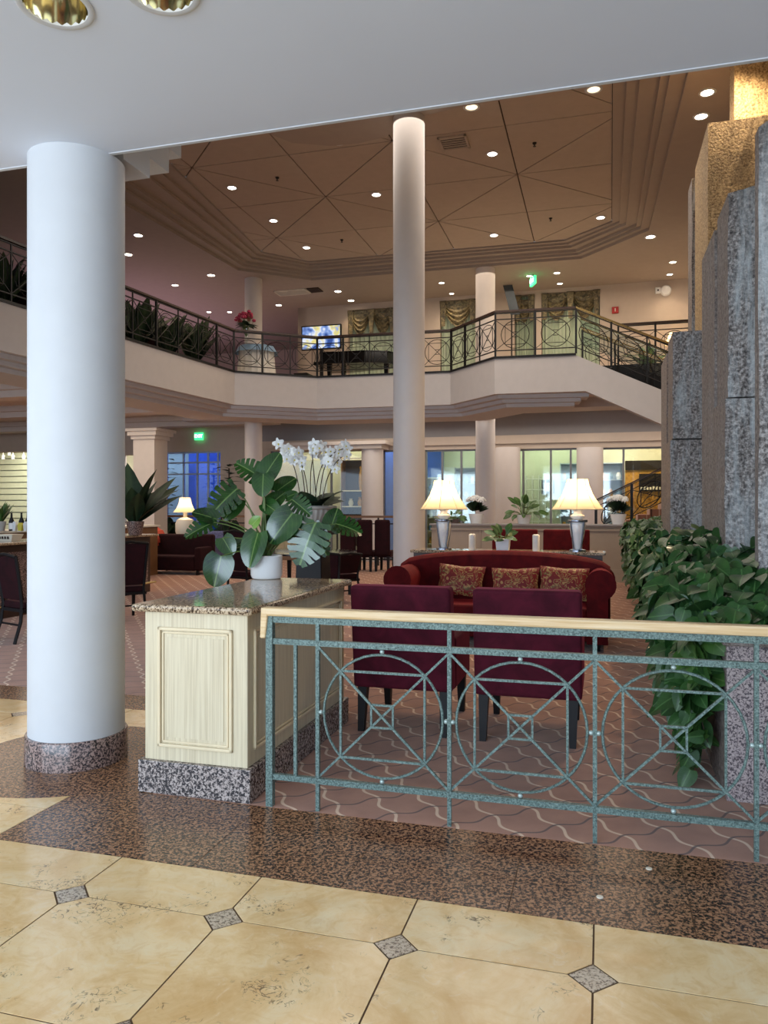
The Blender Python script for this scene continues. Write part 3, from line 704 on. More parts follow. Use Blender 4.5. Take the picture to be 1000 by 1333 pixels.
# ---- generic balustrade: x along its run, z up, sloped by k
ring_cache = {}
def railing(name, p0, L, rz, label, nmod, mod, x0, H=1.067, hb=(.145, .175), h2=(.87, .90), top=(.985, 1.02), wood=(1.02, 1.067), mats=('patina', 'railwood'), near=False, k=0.0, group=None, thick=1.0, x1=None):
    e = empty(name, p0, rz=rz, label=label, cat='railing', group=group)
    mt, mw = M[mats[0]], M[mats[1]]; lo = 0.0
    def sbox(nm, a, b, y, z0, z1, mat, bev=0):
        m = MB(); m.box(a, b, -y, y, z0, z1); m.shear(k); return m.build(nm, mat, e, bevel=bev)
    sbox('handrail', -.02, L, .035 * thick, wood[0], wood[1], mw, .012 if near else 0)
    if near:
        m = MB(); m.taper((-.035, 0, .90), (.016, .028), (-.02, 0, 1.066), (.022, .034)); m.build('handrail_return', mw, e, bevel=.008)
    sbox('upper_bar', 0, L, .012 * thick, top[0], top[1], mt); sbox('second_bar', 0, L, .013 * thick, h2[0], h2[1], mt); sbox('bottom_bar', 0, L, .013 * thick, hb[0], hb[1], mt)
    pm = MB(); t = .010 * thick; pm.box(-t, t, -t, t, 0.0, wood[0]); pme = pm.mesh('post', mt)
    pm = MB(); t = .019 * thick; pm.box(-t, t, -t, t, 0.0, wood[0]); bme = pm.mesh('post', mt)
    inst(bme, 'post', e, (0, 0, 0))
    if near:
        m = MB(); m.box(-.009, .009, -.009, .009, hb[1], h2[0]); m.build('baluster', mt, e, loc=(.146, 0, 0))
    zc, hh, hw = (hb[1] + h2[0]) / 2, (h2[0] - hb[1]) / 2, mod / 2
    r = min(hh, hw) * .915; q = r * .7071; s = .058 * r / .318; n = 40 if near else 20
    w = .013 * thick
    rm = MB(); rm.tube([(r * cos(2 * pi * i / n), 0, zc + r * sin(2 * pi * i / n) + k * r * cos(2 * pi * i / n)) for i in range(n)], w * .55, 6 if near else 4, closed=True); rme = rm.mesh('ring', mt, near)
    def barm(nm, a, b):
        mm = MB(); mm.bar((a[0], a[2] if len(a) > 2 else 0, zc + a[1] + k * a[0]), (b[0], b[2] if len(b) > 2 else 0, zc + b[1] + k * b[0]), w * .9); return mm.mesh(nm, mt)
    if near:
        parts = [(barm('diagonal_bar', (-hw, -hh, .004), (hw, hh, .004)), 'diagonal_bar'), (barm('diagonal_bar', (-hw, hh, -.004), (hw, -hh, -.004)), 'diagonal_bar'),
                 (barm('cross_bar', (-q, q), (q, q)), 'cross_bar'), (barm('cross_bar', (-q, -q), (q, -q)), 'cross_bar'),
                 (barm('upright_bar', (-q, -q), (-q, q)), 'upright_bar'), (barm('upright_bar', (q, -q), (q, q)), 'upright_bar')]
        mm = MB()
        for a, b in (((-s, s), (s, s)), ((-s, -s), (s, -s)), ((-s, -s), (-s, s)), ((s, -s), (s, s))): mm.bar((a[0], 0, zc + a[1]), (b[0], 0, zc + b[1]), w * .8)
        parts.append((mm.mesh('centre_square', mt), 'centre_square'))
        bl = MB(); bl.sph((0, 0, 0), .0125, 10, 7); bme2 = bl.mesh('ball', M['steelpat'], True)
    else:
        mm = MB()
        for a, b in (((-hw, -hh), (hw, hh)), ((-hw, hh), (hw, -hh)), ((-q, q), (q, q)), ((-q, -q), (q, -q)), ((-q, -q), (-q, q)), ((q, -q), (q, q)), ((-s, s), (s, s)), ((-s, -s), (s, -s))):
            mm.bar((a[0], 0, zc + a[1] + k * a[0]), (b[0], 0, zc + b[1] + k * b[0]), w * .8)
        parts = [(mm.mesh('brace', mt), 'brace')]
    for i in range(nmod):
        cx = x0 + mod * (i + .5)
        if cx - mod * .4 > L: break
        if cx + mod * .5 < L + .05: inst(pme if (near or i % 3) else bme, 'post', e, (cx + hw, 0, k * (cx + hw)))
        if i == 0: inst(pme, 'post', e, (x0, 0, k * x0))
        inst(rme, 'ring', e, (cx, 0, k * cx))
        for me, nm in parts: inst(me, nm, e, (cx, 0, k * cx))
        if near:
            for dx, dz in ((0, hh - .013), (0, -hh + .013), (-hw + .017, 0), (hw - .017, 0)): inst(bme2, 'ball', e, (cx + dx, 0, zc + dz))
    return e
M['steelpat'] = plain('bright_patina', lin(170, 186, 180), 0.35, 0.3)
p = W(-.294, 1.097)
railing('railing', (p.x, p.y, 0.001), 5.2, -TH, 'green patina metal railing with rings and a pale wooden handrail beside the panelled cabinet', 7, .705, .272, near=True)

# ---- panelled cabinet
e = thing('cabinet', -1.095, 1.078, 'cream panelled cabinet with speckled granite top carrying the big potted monstera', 'cabinet', z=0.002)
LU, LV = .69, 1.68
m = MB(); m.box(0, LU, 0, LV, 0, .18); m.build('plinth', M['gran_plinth'], e, bevel=.004)
bi = .028
m = MB(); m.box(bi, LU - bi, bi, LV - bi, .18, 1.018); m.build('body', M['cream'], e, bevel=.004)
m = MB(); m.box(-.025, LU + .02, -.035, LV + .03, 1.018, 1.06); m.build('granite_top', M['gran_top'], e, bevel=.017, seg=3)
def panel_frame(a, b, z0, z1, face):       # raised mouldings: outer and inner, and a field set back between them
    def fr(nm, a, b, z0, z1, w, d0, d1, mat):
        for (p, q, r, s) in ((a, b, z1 - w, z1), (a, b, z0, z0 + w), (a, a + w, z0, z1), (b - w, b, z0, z1)):
            mm = MB()
            if face == 'front': mm.box(p, q, bi - d1, bi - d0, r, s)
            elif face == 'side': mm.box(LU - bi + d0, LU - bi + d1, p, q, r, s)
            else: mm.box(bi - d1, bi - d0, p, q, r, s)
            mm.build(nm, mat, e, bevel=.004)
    fr('panel_moulding', a, b, z0, z1, .018, 0, .016, M['creamtrim']); fr('panel_bead', a + .024, b - .024, z0 + .024, z1 - .024, .012, 0, .008, M['creamtrim'])
    mm = MB(); i_ = .055
    if face == 'front': mm.box(a + i_, b - i_, bi - .004, bi, z0 + i_, z1 - i_)
    elif face == 'side': mm.box(LU - bi, LU - bi + .004, a + i_, b - i_, z0 + i_, z1 - i_)
    else: mm.box(bi - .004, bi, a + i_, b - i_, z0 + i_, z1 - i_)
    mm.build('panel_field', M['cream'], e)
panel_frame(.115, .575, .26, .93, 'front'); panel_frame(.10, LV - .1, .26, .93, 'side'); panel_frame(.10, LV - .1, .26, .93, 'left')

# ---- armchairs seen from behind
def armchair(u, v, label, rz=None, mat='velvet', sc=1.0, tall=1.05, group='plum velvet armchairs'):
    e = thing('armchair', u, v, label, 'armchair', group=group, rz=rz, z=.001)
    w = .72
    m = MB(); m.add([(0, .03, .31), (w, .03, .31), (w, .2, .31), (0, .2, .31), (0.0, -.06, tall), (w, -.06, tall), (w, .1, tall), (0, .1, tall)], [(0, 3, 2, 1), (4, 5, 6, 7), (0, 1, 5, 4), (1, 2, 6, 5), (2, 3, 7, 6), (3, 0, 4, 7)])
    m.build('backrest', M[mat], e, bevel=.025, seg=3)
    m = MB(); m.box(.1, w - .1, .2, .8, .31, .5); m.build('seat', M[mat], e, bevel=.03, seg=3)
    for x in (0, w - .1):
        m = MB(); m.box(x, x + .1, .17, .8, .3, .68); m.build('arm', M[mat], e, bevel=.03, seg=3)
    for x, y, dx, dy in ((.06, .09, -.0, -.05), (w - .06, .09, .0, -.05), (.06, .74, 0, .02), (w - .06, .74, 0, .02)):
        m = MB(); m.taper((x + dx, y + dy, 0), (.022, .024), (x, y, .32), (.034, .036)); m.build('leg', M['blackwood'], e)
    return e
armchair(-.30, 2.52, 'plum velvet armchair seen from behind, the one next to the cream cabinet')
armchair(.575, 2.52, 'plum velvet armchair seen from behind, the one farther from the cabinet, by the sofa arm')

# ---- long sofa facing the viewer
SL_, SD = 2.55, .92
e = thing('sofa', -1.03, 6.12, 'long red velvet sofa with high curved back and rolled arms holding three brocade cushions', 'sofa', z=.001)
n = 28; vs_ = []; fs = []
def backtop(t): return .90 + .17 * sin(pi * min(1, max(0, (t * 1.0)))) ** .45
secs = []
for i in range(n + 1):
    t = i / n; x = SL_ * t; zt = backtop(t); sw = .10 * (2 * t - 1) ** 4
    prof_ = [(.60 - sw, .12), (.62 - sw, .5), (.66 - sw, zt - .14), (.67 - sw, zt - .05), (.71 - sw, zt - .01), (.77 - sw, zt), (.83 - sw, zt - .02), (.87 - sw, zt - .08), (.86 - sw, .5), (.86 - sw, .12)]
    secs.append([(x, y, z) for y, z in prof_])
m = MB(); k_ = len(secs[0]); m.add([p for s in secs for p in s], [(i * k_ + j, (i + 1) * k_ + j, (i + 1) * k_ + (j + 1) % k_, i * k_ + (j + 1) % k_) for i in range(n) for j in range(k_)] + [tuple(range(k_)), tuple(range(n * k_, n * k_ + k_))[::-1]])
m.build('backrest', M['velvetred'], e, smooth=True)
for s_ in (0, 1):
    m = MB(); xc = .14 if s_ == 0 else SL_ - .14; sg = -1 if s_ == 0 else 1
    pr = [(xc - .1 * sg * 1, .1), (xc - .1 * sg, .62)]
    for a in range(0, 13):
        an = pi * a / 12 * 1.25 + (0 if 1 else 0)
        pr.append((xc + sg * (-.0 + .03) - sg * .15 * cos(an), .74 + .15 * sin(an)))
    pr += [(xc + sg * .09, .60), (xc + sg * .09, .1)]
    y0, y1 = 0.0, .72; nn = len(pr)
    m.add([(x, y0, z) for x, z in pr] + [(x, y1, z) for x, z in pr], [tuple(range(nn)), tuple(range(nn, 2 * nn))[::-1]] + [(i, (i + 1) % nn, nn + (i + 1) % nn, nn + i) for i in range(nn)])
    m.build('arm', M['velvetred'], e, smooth=True, bevel=.02)
m = MB(); m.box(.24, SL_ - .24, .04, .62, .1, .3); m.build('base', M['velvetred'], e, bevel=.02)
for i in range(2):
    a = .25 + i * (SL_ - .5) / 2; m = MB(); m.box(a + .003, a + (SL_ - .5) / 2 - .003, .02, .64, .3, .47); m.build('seat_cushion', M['velvetred'], e, bevel=.035, seg=3)
for x in (.14, SL_ - .14):
    for y in (.06, .78):
        m = MB(); m.taper((x, y, 0), .025, (x, y, .11), .035); m.build('leg', M['blackwood'], e)
# cushions on the sofa
def cushion(u, v, z, w, h, th, rz, label, tilt=-.35, roll=0):
    m = MB(); N = 12; vs_ = []; fs = []
    for s in (1, -1):
        for j in range(N + 1):
            for i in range(N + 1):
                a, b = 2 * i / N - 1, 2 * j / N - 1
                pin = 1 - .10 * (1 - abs(a)) * abs(b) ** 3; pin2 = 1 - .10 * (1 - abs(b)) * abs(a) ** 3
                t = max(0, (1 - a * a) * (1 - b * b)) ** .42
                vs_.append((a * w / 2 * pin2, s * th / 2 * t, b * h / 2 * pin))
    K = (N + 1) ** 2
    for s in (0, 1):
        for j in range(N):
            for i in range(N):
                q = (s * K + j * (N + 1) + i, s * K + j * (N + 1) + i + 1, s * K + (j + 1) * (N + 1) + i + 1, s * K + (j + 1) * (N + 1) + i)
                fs.append(q if s else q[::-1])
    m.add(vs_, fs); o = m.build('cushion', M['brocade'], None, smooth=True)
    p = W(u, v, z); o.location = p; o.rotation_euler = (tilt, roll, -TH + rz)
    tag(o, label, 'cushion', 'brocade cushions on the sofa'); return o
for px, z, rl, lb in ((600, .71, .06, 'red and gold brocade cushion at the end of the sofa near the cabinet'), (671, .69, -.03, 'middle one of the three brocade cushions on the red sofa'), (734, .71, .04, 'red and gold brocade cushion against the sofa arm near the green plants')):
    v_ = 6.58; cushion(UV(px, v_), v_, z, .58, .40, .16, 0, lb, roll=rl)

# ---- console table behind the sofa with lamps and candles
cu0, cu1 = UV(537, 7.25), UV(789, 7.25)
e = thing('console_table', cu0, 7.12, 'long console table with stone top behind the red sofa, holding two lamps', 'table')
wl = cu1 - cu0
m = MB(); m.box(0, wl, 0, .42, 1.01, 1.05); m.build('table_top', M['gran_top'], e, bevel=.008)
m = MB(); m.box(.04, wl - .04, .03, .39, .9, 1.01); m.build('apron', M['darkwood'], e)
for x in (.04, wl - .1):
    for y in (.03, .33):
        m = MB(); m.box(x, x + .06, y, y + .06, 0, .9); m.build('leg', M['darkwood'], e)
m = MB(); m.box(.04, wl - .04, .05, .37, .2, .24); m.build('shelf', M['darkwood'], e)
def lamp(u, v, z, label, sc=1.0, lit=True, group='shaded table lamps', simple=False):
    e = thing('table_lamp', u, v, label, 'lamp', z=z, group=group)
    S = sc
    def L(prof, nm, mat, n=24, fl=0, fa=0, cap=True): 
        m = MB(); m.lathe([(r * S, zz_ * S) for r, zz_ in prof], n, flute=fl, fl=fa, cap=cap); return m.build(nm, mat, e, smooth=True)
    L([(.10, 0), (.10, .02), (.06, .03)], 'base', M['steel'])
    L([(.045, .03), (.06, .1), (.085, .22), (.10, .34), (.09, .37)], 'vase', M['white'])
    for a in range(4):
        an = a * pi / 2 + pi / 4; m = MB(); pts = [((.06 + .055 * (z_ / .38)) * S * cos(an), (.06 + .055 * (z_ / .38)) * S * sin(an), z_ * S) for z_ in (.02, .2, .38)]
        m.tube(pts, .011 * S, 6); m.build('metal_strap', M['steel'], e)
    L([(.12, .37), (.125, .385), (.12, .40), (.03, .405)], 'collar', M['steel'])
    L([(.05, .40), (.085, .43), (.09, .45), (.05, .475), (.045, .5), (.07, .53), (.03, .545), (.02, .6)], 'neck', M['white'])
    m = MB(); N = 32; pr = [(.315, .53), (.29, .56), (.235, .64), (.18, .73), (.14, .84), (.128, .91)]
    m.lathe([(r * S, z_ * S) for r, z_ in pr], N, cap=False, flute=8, fl=.012); o = m.build('shade', M['shade'] if lit else M['offwhite'], e, smooth=True)
    for q_ in range(8):
        an = 2 * pi * q_ / 8; rb = MB(); rb.tube([(r * S * 1.012 * cos(an), r * S * 1.012 * sin(an), z_ * S) for r, z_ in pr], .004 * S, 4); rb.build('rib', M['creamtrim'], o)
    m2 = MB()
    m2.tube([(.318 * S * cos(2 * pi * i / 24), .318 * S * sin(2 * pi * i / 24), .53 * S) for i in range(24)], .006 * S, 5, closed=True); m2.build('trim', M['creamtrim'], e)
    if lit: point('bulb', (0, 0, .72 * S), 13 * S, WARM, .05, e)
    return e
vL = 7.3
lamp(UV(578, vL), vL, 1.05, 'lit table lamp with white vase base on the console, end nearest the pillar')
lamp(UV(752, vL), vL, 1.05, 'lit table lamp with white vase base on the console, end nearest the green plants')
for px, lb in ((615, 'white pillar candle on the console between the pillar-side lamp and the square pot'), (698, 'white pillar candle on the console between the square pot and the plant-side lamp')):
    m = MB(); m.lathe([(.042, 0), (.045, .01), (.045, .2), (.03, .212), (.0, .205)], 20)
    o = empty('candle', W(UV(px, 7.22), 7.22, 1.05), label=lb, cat='candle', group='candles on the console'); m.build('wax', M['wax'], o, smooth=True)
    w_ = MB(); w_.tube([(0, 0, .205), (0, 0, .225)], .003, 5); w_.build('wick', M['black'], o)

# ---- leaves
def leafmesh(kind, mat, cup=.10, droop=.18):
    me = bpy.data.meshes.new(kind); vs = []; fs = []; uvs = []
    def half(s):
        # s side sign; outline half width at t
        if kind == 'heart': W_ = lambda t: .44 * (sin(pi * t ** .62)) ** .8 * (1 - .15 * t)
        elif kind == 'monstera' or kind == 'split': W_ = lambda t: .50 * (sin(pi * t ** .62)) ** .62
        elif kind == 'strap': W_ = lambda t: .13 * (sin(pi * t ** .8)) ** .7
        elif kind == 'blade': W_ = lambda t: .10 * (sin(pi * t ** .75)) ** .8
        elif kind == 'petal': W_ = lambda t: .42 * (sin(pi * t ** .9)) ** .6
        return W_
    W_ = half(1)
    def pt(t, y):
        x = t; z = cup * abs(y) * 1.2 - droop * t * t
        if kind in ('heart', 'monstera', 'split'): x = t - .22 * (abs(y) / .45) * (1 - t) ** 3 * 1.0 * (1 if t < .5 else 0) ; 
        if kind in ('monstera', 'split'): x += abs(y) * .22 * t
        return (x, y, z)
    def add(a):
        i0 = len(vs)
        for t, y in a: vs.append(pt(t, y)); uvs.append((t, .5 + y))
        fs.append(tuple(range(i0, i0 + len(a))))
    if kind in ('heart', 'strap', 'blade', 'petal', 'monstera'):
        n = {'heart': 8, 'strap': 6, 'blade': 6, 'petal': 4, 'monstera': 12}[kind]
        idx = {}
        for i in range(n + 1):
            t = i / n
            for j in range(-2, 3):
                y = W_(min(max(t, .02), .995)) * j / 2 * (1 if i < n else .03)
                idx[i, j] = len(vs); p = pt(t, y); 
                if kind == 'heart' and i == 0: p = (-.10 * abs(j) / 2, .20 * j / 2 * 1.2, p[2])
                if kind == 'monstera' and i == 0: p = (-.12 * abs(j) / 2, .26 * j / 2 * 1.2, p[2])
                vs.append(p); uvs.append((t, .5 + y))
        for i in range(n):
            for j in range(-2, 2): fs.append((idx[i, j], idx[i + 1, j], idx[i + 1, j + 1], idx[i, j + 1]))
    else:
        nl = 7
        for s in (-1, 1):
            for i in range(nl):
                t0, t1 = i / nl, (i + 1) / nl; g = .16 / nl
                y0, y1 = W_(max(t0, .03)) * s, W_(min(t1, .98)) * s
                e0, e1 = t0 + g, t1 - g * .6; iy = .34
                add([(t0, 0), (t0, y0 * iy), (t1, y1 * iy), (t1, 0)][::s])
                ym0, ym1 = W_(max(e0, .06)) * s, W_(min(e1, .97)) * s
                add([(t0 + g * .15, y0 * iy), (e0 + .03, (y0 * .7)), (e0 + .045, ym0 * .98), ((e0 + e1) / 2 + .03, (ym0 + ym1) / 2 * 1.03), (e1 + .04, ym1 * .95), (e1 + .02, y1 * .66), (t1 - g * .15, y1 * iy)][::s])
    me.from_pydata(vs, [], fs); uvl = me.uv_layers.new(name='UVMap')
    for L_ in me.loops: uvl.data[L_.index].uv = uvs[L_.vertex_index]
    me.materials.append(mat)
    me.polygons.foreach_set('use_smooth', [True] * len(me.polygons)); me.update(); return me
def leaf_mat(base, tip, nrm, ws=1.0):
    d = (tip - base); L = d.length; x = d.normalized(); z = (nrm - x * nrm.dot(x)).normalized(); y = z.cross(x)
    R = Matrix((x * L, y * L * ws, z * L)).transposed().to_4x4(); R.translation = base; return R
def place_leaf(me, name, parent, origin, base, tip, nrm, ws=1.0):
    o = bpy.data.objects.new(name, me); col.objects.link(o); o.parent = parent
    Mx = leaf_mat(base - origin, tip - origin, nrm, ws)
    loc, rot, sc = Mx.decompose(); o.location = loc; o.rotation_mode = 'QUATERNION'; o.rotation_quaternion = rot; o.scale = sc
    return o
def curve_pts(a, b, bend, n=7):
    return [a.lerp(b, i / n) + bend * (4 * (i / n) * (1 - i / n)) for i in range(n + 1)]

# ---- potted monstera on the cabinet
pc = onz(347, 753, 1.062); org = Vector((pc.x, pc.y + .0, 1.062))
e = empty('potted_monstera', org, rz=0, label='large monstera in a plain white pot standing on the cream cabinet', cat='plant')
m = MB(); m.lathe([(.098, 0), (.110, .006), (.119, .03), (.121, .175), (.117, .178), (.112, .17), (.11, .15)], 40, cap=False); m.lathe([(.0, 0.001), (.098, 0.0)], 40, cap=False); m.build('pot', M['white'], e, smooth=True)
m = MB(); m.lathe([(.0, .152), (.111, .15)], 24, cap=False); m.build('soil', M['soil'], e)
ml = leafmesh('monstera', M['monstera'], .12, .15); msp = leafmesh('split', M['monstera'], .10, .2); mli = leafmesh('monstera', M['monlight'], .1, .1)
Yp = org.y
spec = [  # base px,py, tip px,py, dY base, dY tip, mesh, width
 (343, 622, 364, 588, -.02, .02, ml, .72, (0, -1, .1)), (340, 622, 309, 600, -.02, -.05, msp, .95, (.1, -1, .6)), (343, 617, 341, 645, -.06, -.14, ml, .95, (0, -.8, .9)),
 (349, 660, 371, 638, .0, .06, ml, .8, (-.3, -1, .3)), (344, 655, 364, 668, -.02, -.08, ml, .85, (-.1, -1, .5)),
 (380, 650, 404, 668, .02, -.02, msp, .9, (-.1, -1, .6)), (372, 648, 388, 640, .05, .08, ml, .8, (0, -1, .5)),
 (309, 636, 270, 668, .05, .0, msp, .95, (.1, -.9, .7)), (312, 650, 290, 676, .12, .1, ml, .8, (.1, -.9, .5)),
 (279, 680, 240, 694, -.05, -.12, msp, .85, (.0, -.8, .9)), (282, 676, 250, 664, -.02, -.02, ml, .7, (0, -1, .8)),
 (290, 700, 303, 722, -.1, -.14, ml, .95, (.1, -1, .3)), (288, 724, 278, 764, -.16, -.2, ml, .98, (.1, -1, .25)),
 (336, 694, 322, 738, -.12, -.2, ml, .8, (-.35, -1, .1)), (381, 668, 350, 706, -.1, -.16, ml, .85, (-.1, -1, .3)), (352, 690, 362, 664, .02, .06, ml, .9, (.1, -1, .4)),
 (411, 680, 388, 733, -.1, -.18, msp, .98, (.1, -.9, .8)), (405, 684, 425, 722, -.06, -.1, msp, .7, (-.1, -1, .5)),
 (438, 682, 471, 690, .0, -.02, msp, 1.05, (0, -.8, .9)), (430, 690, 440, 660, .06, .12, ml, .85, (.2, -1, .6)),
 (328, 684, 338, 672, -.1, -.12, mli, .95, (0, -1, .5)), (360, 640, 385, 620, .1, .16, ml, .8, (0, -1, .5)), (300, 715, 326, 700, .05, .1, ml, .6, (0, -1, .7)), (366, 700, 392, 690, .0, 0, ml, .7, (0, -1, .9))]
for (bx, by, tx, ty, db, dt, me, ws, nr) in spec:
    b_, t_ = at(bx, by, Yp + db), at(tx, ty, Yp + dt)
    place_leaf(me, 'leaf', e, org, b_, t_, Vector(nr), ws)
    root = Vector((rnd.uniform(-.05, .05), rnd.uniform(-.04, .04), .15)); bb = b_ - org
    m = MB(); m.tube(curve_pts(root, bb, Vector((bb.x * -.15, -.02, .05)), 7), [.0065] * 5 + [.005, .0045, .004], 6); m.build('stem', M['greenstem'], e, smooth=True)

# ---- granite planter and pothos
e = thing('planter', 2.075, 1.83, 'grey granite planter trough beside the railing, overflowing with trailing pothos', 'planter', z=.001)
m = MB(); m.box(0, 3.2, 0, .04, 0, .85); m.build('front_panel', M['gran_planter'], e, bevel=.004)
m = MB(); m.box(0, .04, .04, 11.6, 0, .80); m.build('side_panel', M['stoneb'], e)
m = MB(); m.box(.04, 3.2, .04, 11.6, .68, .72); m.build('soil_bed', M['soil'], e)
m = MB(); m.box(-.02, 3.2, -.02, .30, .85, .885); m.build('coping', M['stoneb'], e, bevel=.004)
org = W(2.2, 2.2, .8)
e = empty('pothos', org, rz=0, label='dense trailing green pothos filling the granite planter below the stone slabs', cat='plant')
hm = [leafmesh('heart', M['pothos'], .22, .16), leafmesh('heart', M['pothos'], .1, .3), leafmesh('heart', M['midleaf'], .15, .2)]
def pothos_pt(v, a):            # point on the mound: a from 0 (top, by stones) to 1 (hanging low on the side)
    hgt = 1.30 + .10 * sin(v * 1.7) + .05 * sin(v * 5.1)
    if v < 2.9: hgt -= .22 * (2.9 - v)
    bulge = .12 + .07 * sin(v * 2.3 + 1)
    drop = .75 if v > 4.5 else .72 + .1 * sin(v * 9)
    if a < .45:
        f = a / .45; return 2.75 - f * (.72 + bulge), hgt - .10 * f * f, Vector((-.35 * f, -.3, 1))
    f = (a - .45) / .55; return 2.03 - bulge * (1 - .3 * f), hgt - .10 - f * drop, Vector((-1, -.35, .5 - .2 * f))
n_obj = 0; rest = []
cand = []
for i in range(4200):
    t = rnd.random(); v = 2.0 + 11.6 * t ** 1.6
    a = rnd.random()
    if v < 2.5 and a > .75 and rnd.random() < .6: continue
    u, z, nr = pothos_pt(v, a)
    j = rnd.uniform(-.09, .09); u += rnd.uniform(-.08, .05); z += rnd.uniform(-.09, .05)
    p = W(u, v + j, z); L = rnd.uniform(.10, .19) * (1.0 if v < 6 else .8)
    nrm = (W(nr.x, nr.y, 0) - W(0, 0, 0)); nrm.z = nr.z; nrm = nrm + Vector((rnd.gauss(0, .35), rnd.gauss(0, .35), rnd.gauss(0, .3)))
    d = Vector((rnd.gauss(-.25, .6), rnd.gauss(-.45, .6), rnd.gauss(-.55, .35)))
    cand.append((p.y, p, d.normalized() * L, nrm, rnd.choice(hm)))
# strands that trail down beside the front corner
for s_ in range(7):
    u0 = 2.02 - .035 * s_ * .5; v0 = 2.0 + .13 * s_; zb = [.10, .16, .3, .45, .35, .5, .4][s_]
    for q in range(9):
        f = q / 8; z = 1.0 - (1.0 - zb) * f; p = W(u0 - .05 * sin(f * 3) - .06 + rnd.uniform(-.06, .06), v0 + rnd.uniform(-.05, .05), z)
        cand.append((p.y - 1, p, Vector((rnd.gauss(0, .5), -.2, -.8)).normalized() * rnd.uniform(.09, .14), Vector((rnd.gauss(-.2, .3), -1, .3)), hm[q % 2]))
cand.sort(key=lambda c: c[0])
for i, (y, p, d, nrm, me) in enumerate(cand[:300]):
    place_leaf(me, 'leaf', e, org, p, p + d, nrm, rnd.uniform(.85, 1.1))
vs_, fs = [], []; uvs_ = []
for (y, p, d, nrm, me) in cand[300:]:
    Mx = leaf_mat(p - org, p + d - org, nrm); b0 = len(vs_)
    for vv in me.vertices: vs_.append(tuple(Mx @ vv.co))
    for pp in me.polygons: fs.append(tuple(b0 + q for q in pp.vertices))
    ul = me.uv_layers[0].data; um = {}
    for L_ in me.loops: um[L_.vertex_index] = tuple(ul[L_.index].uv)
    uvs_ += [um[q] for q in range(len(me.vertices))]
mm = bpy.data.meshes.new('foliage'); mm.from_pydata(vs_, [], fs); ul = mm.uv_layers.new(name='UVMap'); 
ul.data.foreach_set('uv', [c for L_ in mm.loops for c in uvs_[L_.vertex_index]]); mm.materials.append(M['pothos']); mm.polygons.foreach_set('use_smooth', [True] * len(mm.polygons)); mm.update()
o = bpy.data.objects.new('foliage', mm); col.objects.link(o); o.parent = e; o['kind'] = 'stuff'
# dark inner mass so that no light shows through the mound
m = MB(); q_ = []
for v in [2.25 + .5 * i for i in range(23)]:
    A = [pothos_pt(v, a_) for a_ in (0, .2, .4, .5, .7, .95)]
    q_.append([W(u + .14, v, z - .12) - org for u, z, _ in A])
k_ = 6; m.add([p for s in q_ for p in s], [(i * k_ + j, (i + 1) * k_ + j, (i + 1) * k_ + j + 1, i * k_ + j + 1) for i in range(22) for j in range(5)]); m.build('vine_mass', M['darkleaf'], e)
for s_ in range(3):
    m = MB(); m.tube([W(2.0 - .03 * sin(t_ * 1.3 + s_), 2.05 + .2 * s_, 1.0 - .1 * t_) - org for t_ in range(9)], .004, 5); m.build('vine', M['brownstem'], e)

# ---- standing stone slabs
e = thing('stone_waterfall', 2.6, 5.0, 'tall sculptural wall of rough standing stone slabs rising behind the pothos planter', 'sculpture')
eo = W(2.6, 5.0, 0)
def slab(px0, px1, Y, top, bot, pxb, mat, tap=0.0, cut=0.0):
    X = (px0 - 500) / F * Y; u0, v0 = uv_of(X, Y); u1 = UV(px1, v0); v1 = VU(pxb, u0)
    z1 = min(zat(top, Y), 7.86); z0 = .705 if bot is None else zat(bot, Y); m = MB()
    f = lambda u, v: (u - 2.6, v - 5.0)
    c = [f(u0, v0), f(u1, v0), f(u1, v1), f(u0, v1)]
    tp = (u1 - u0) * tap
    # front face as a jittered grid so the edge is worked, not ruled
    nz = 14; nx = 6; vsx = []; fsx = []
    for j in range(nz + 1):
        zq = z0 + (z1 - z0) * j / nz; sh = tp * (1 - j / nz)
        for i in range(nx + 1):
            x = c[0][0] + (c[1][0] - sh - c[0][0]) * i / nx; jx = rnd.uniform(-.006, .006) if j not in (0, nz) else 0; jy = rnd.uniform(-.012, .012)
            zz2 = zq + (cut * (i / nx) if j == nz else 0)
            vsx.append((x + jx, c[0][1] + jy, zz2))
        vsx.append((c[1][0] - sh, c[2][1], zq + (cut if j == nz else 0))); vsx.append((c[0][0], c[3][1], zq))
    R = nx + 3
    for j in range(nz):
        for i in range(R): fsx.append((j * R + i, j * R + (i + 1) % R, (j + 1) * R + (i + 1) % R, (j + 1) * R + i))
    fsx.append(tuple(range(R))[::-1]); fsx.append(tuple(range(nz * R, nz * R + R)))
    m.add(vsx, fsx); o = m.build('stone_slab', M[mat], e, bevel=0)
    o.data.materials.append(M['stoneb' if mat != 'stoneg' else 'stoneg'])
    for j in range(nz): o.data.polygons[j * R + R - 1].material_index = 1
    return o
slab(988, 1075, 4.95, 165, None, 983, 'stone', 0, .25)
slab(948, 990, 6.0, 252, 517, 934, 'stone', 0, .05)
slab(944, 996, 5.95, 519, None, 925, 'stone')
slab(930, 975, 6.6, 300, None, 914, 'stoneb')
slab(876, 930, 9.0, 432, 571, 870, 'stone', .22)
slab(873, 921, 9.0, 573, None, 863, 'stone', .12)
slab(922, 1010, 10.0, 160, None, 905, 'stoneg')
slab(956, 1040, 10.4, 40, None, 950, 'stoneg')
slab(901, 922, 11.5, 232, None, 896, 'stone')
slab(868, 900, 11.0, 460, None, 861, 'stoneb')
slab(1075, 1190, 5.6, 60, None, 1070, 'stone', 0, .1)
slab(1110, 1260, 7.4, 20, None, 1100, 'stone')
slab(1040, 1170, 10.8, 10, None, 1034, 'stoneg')
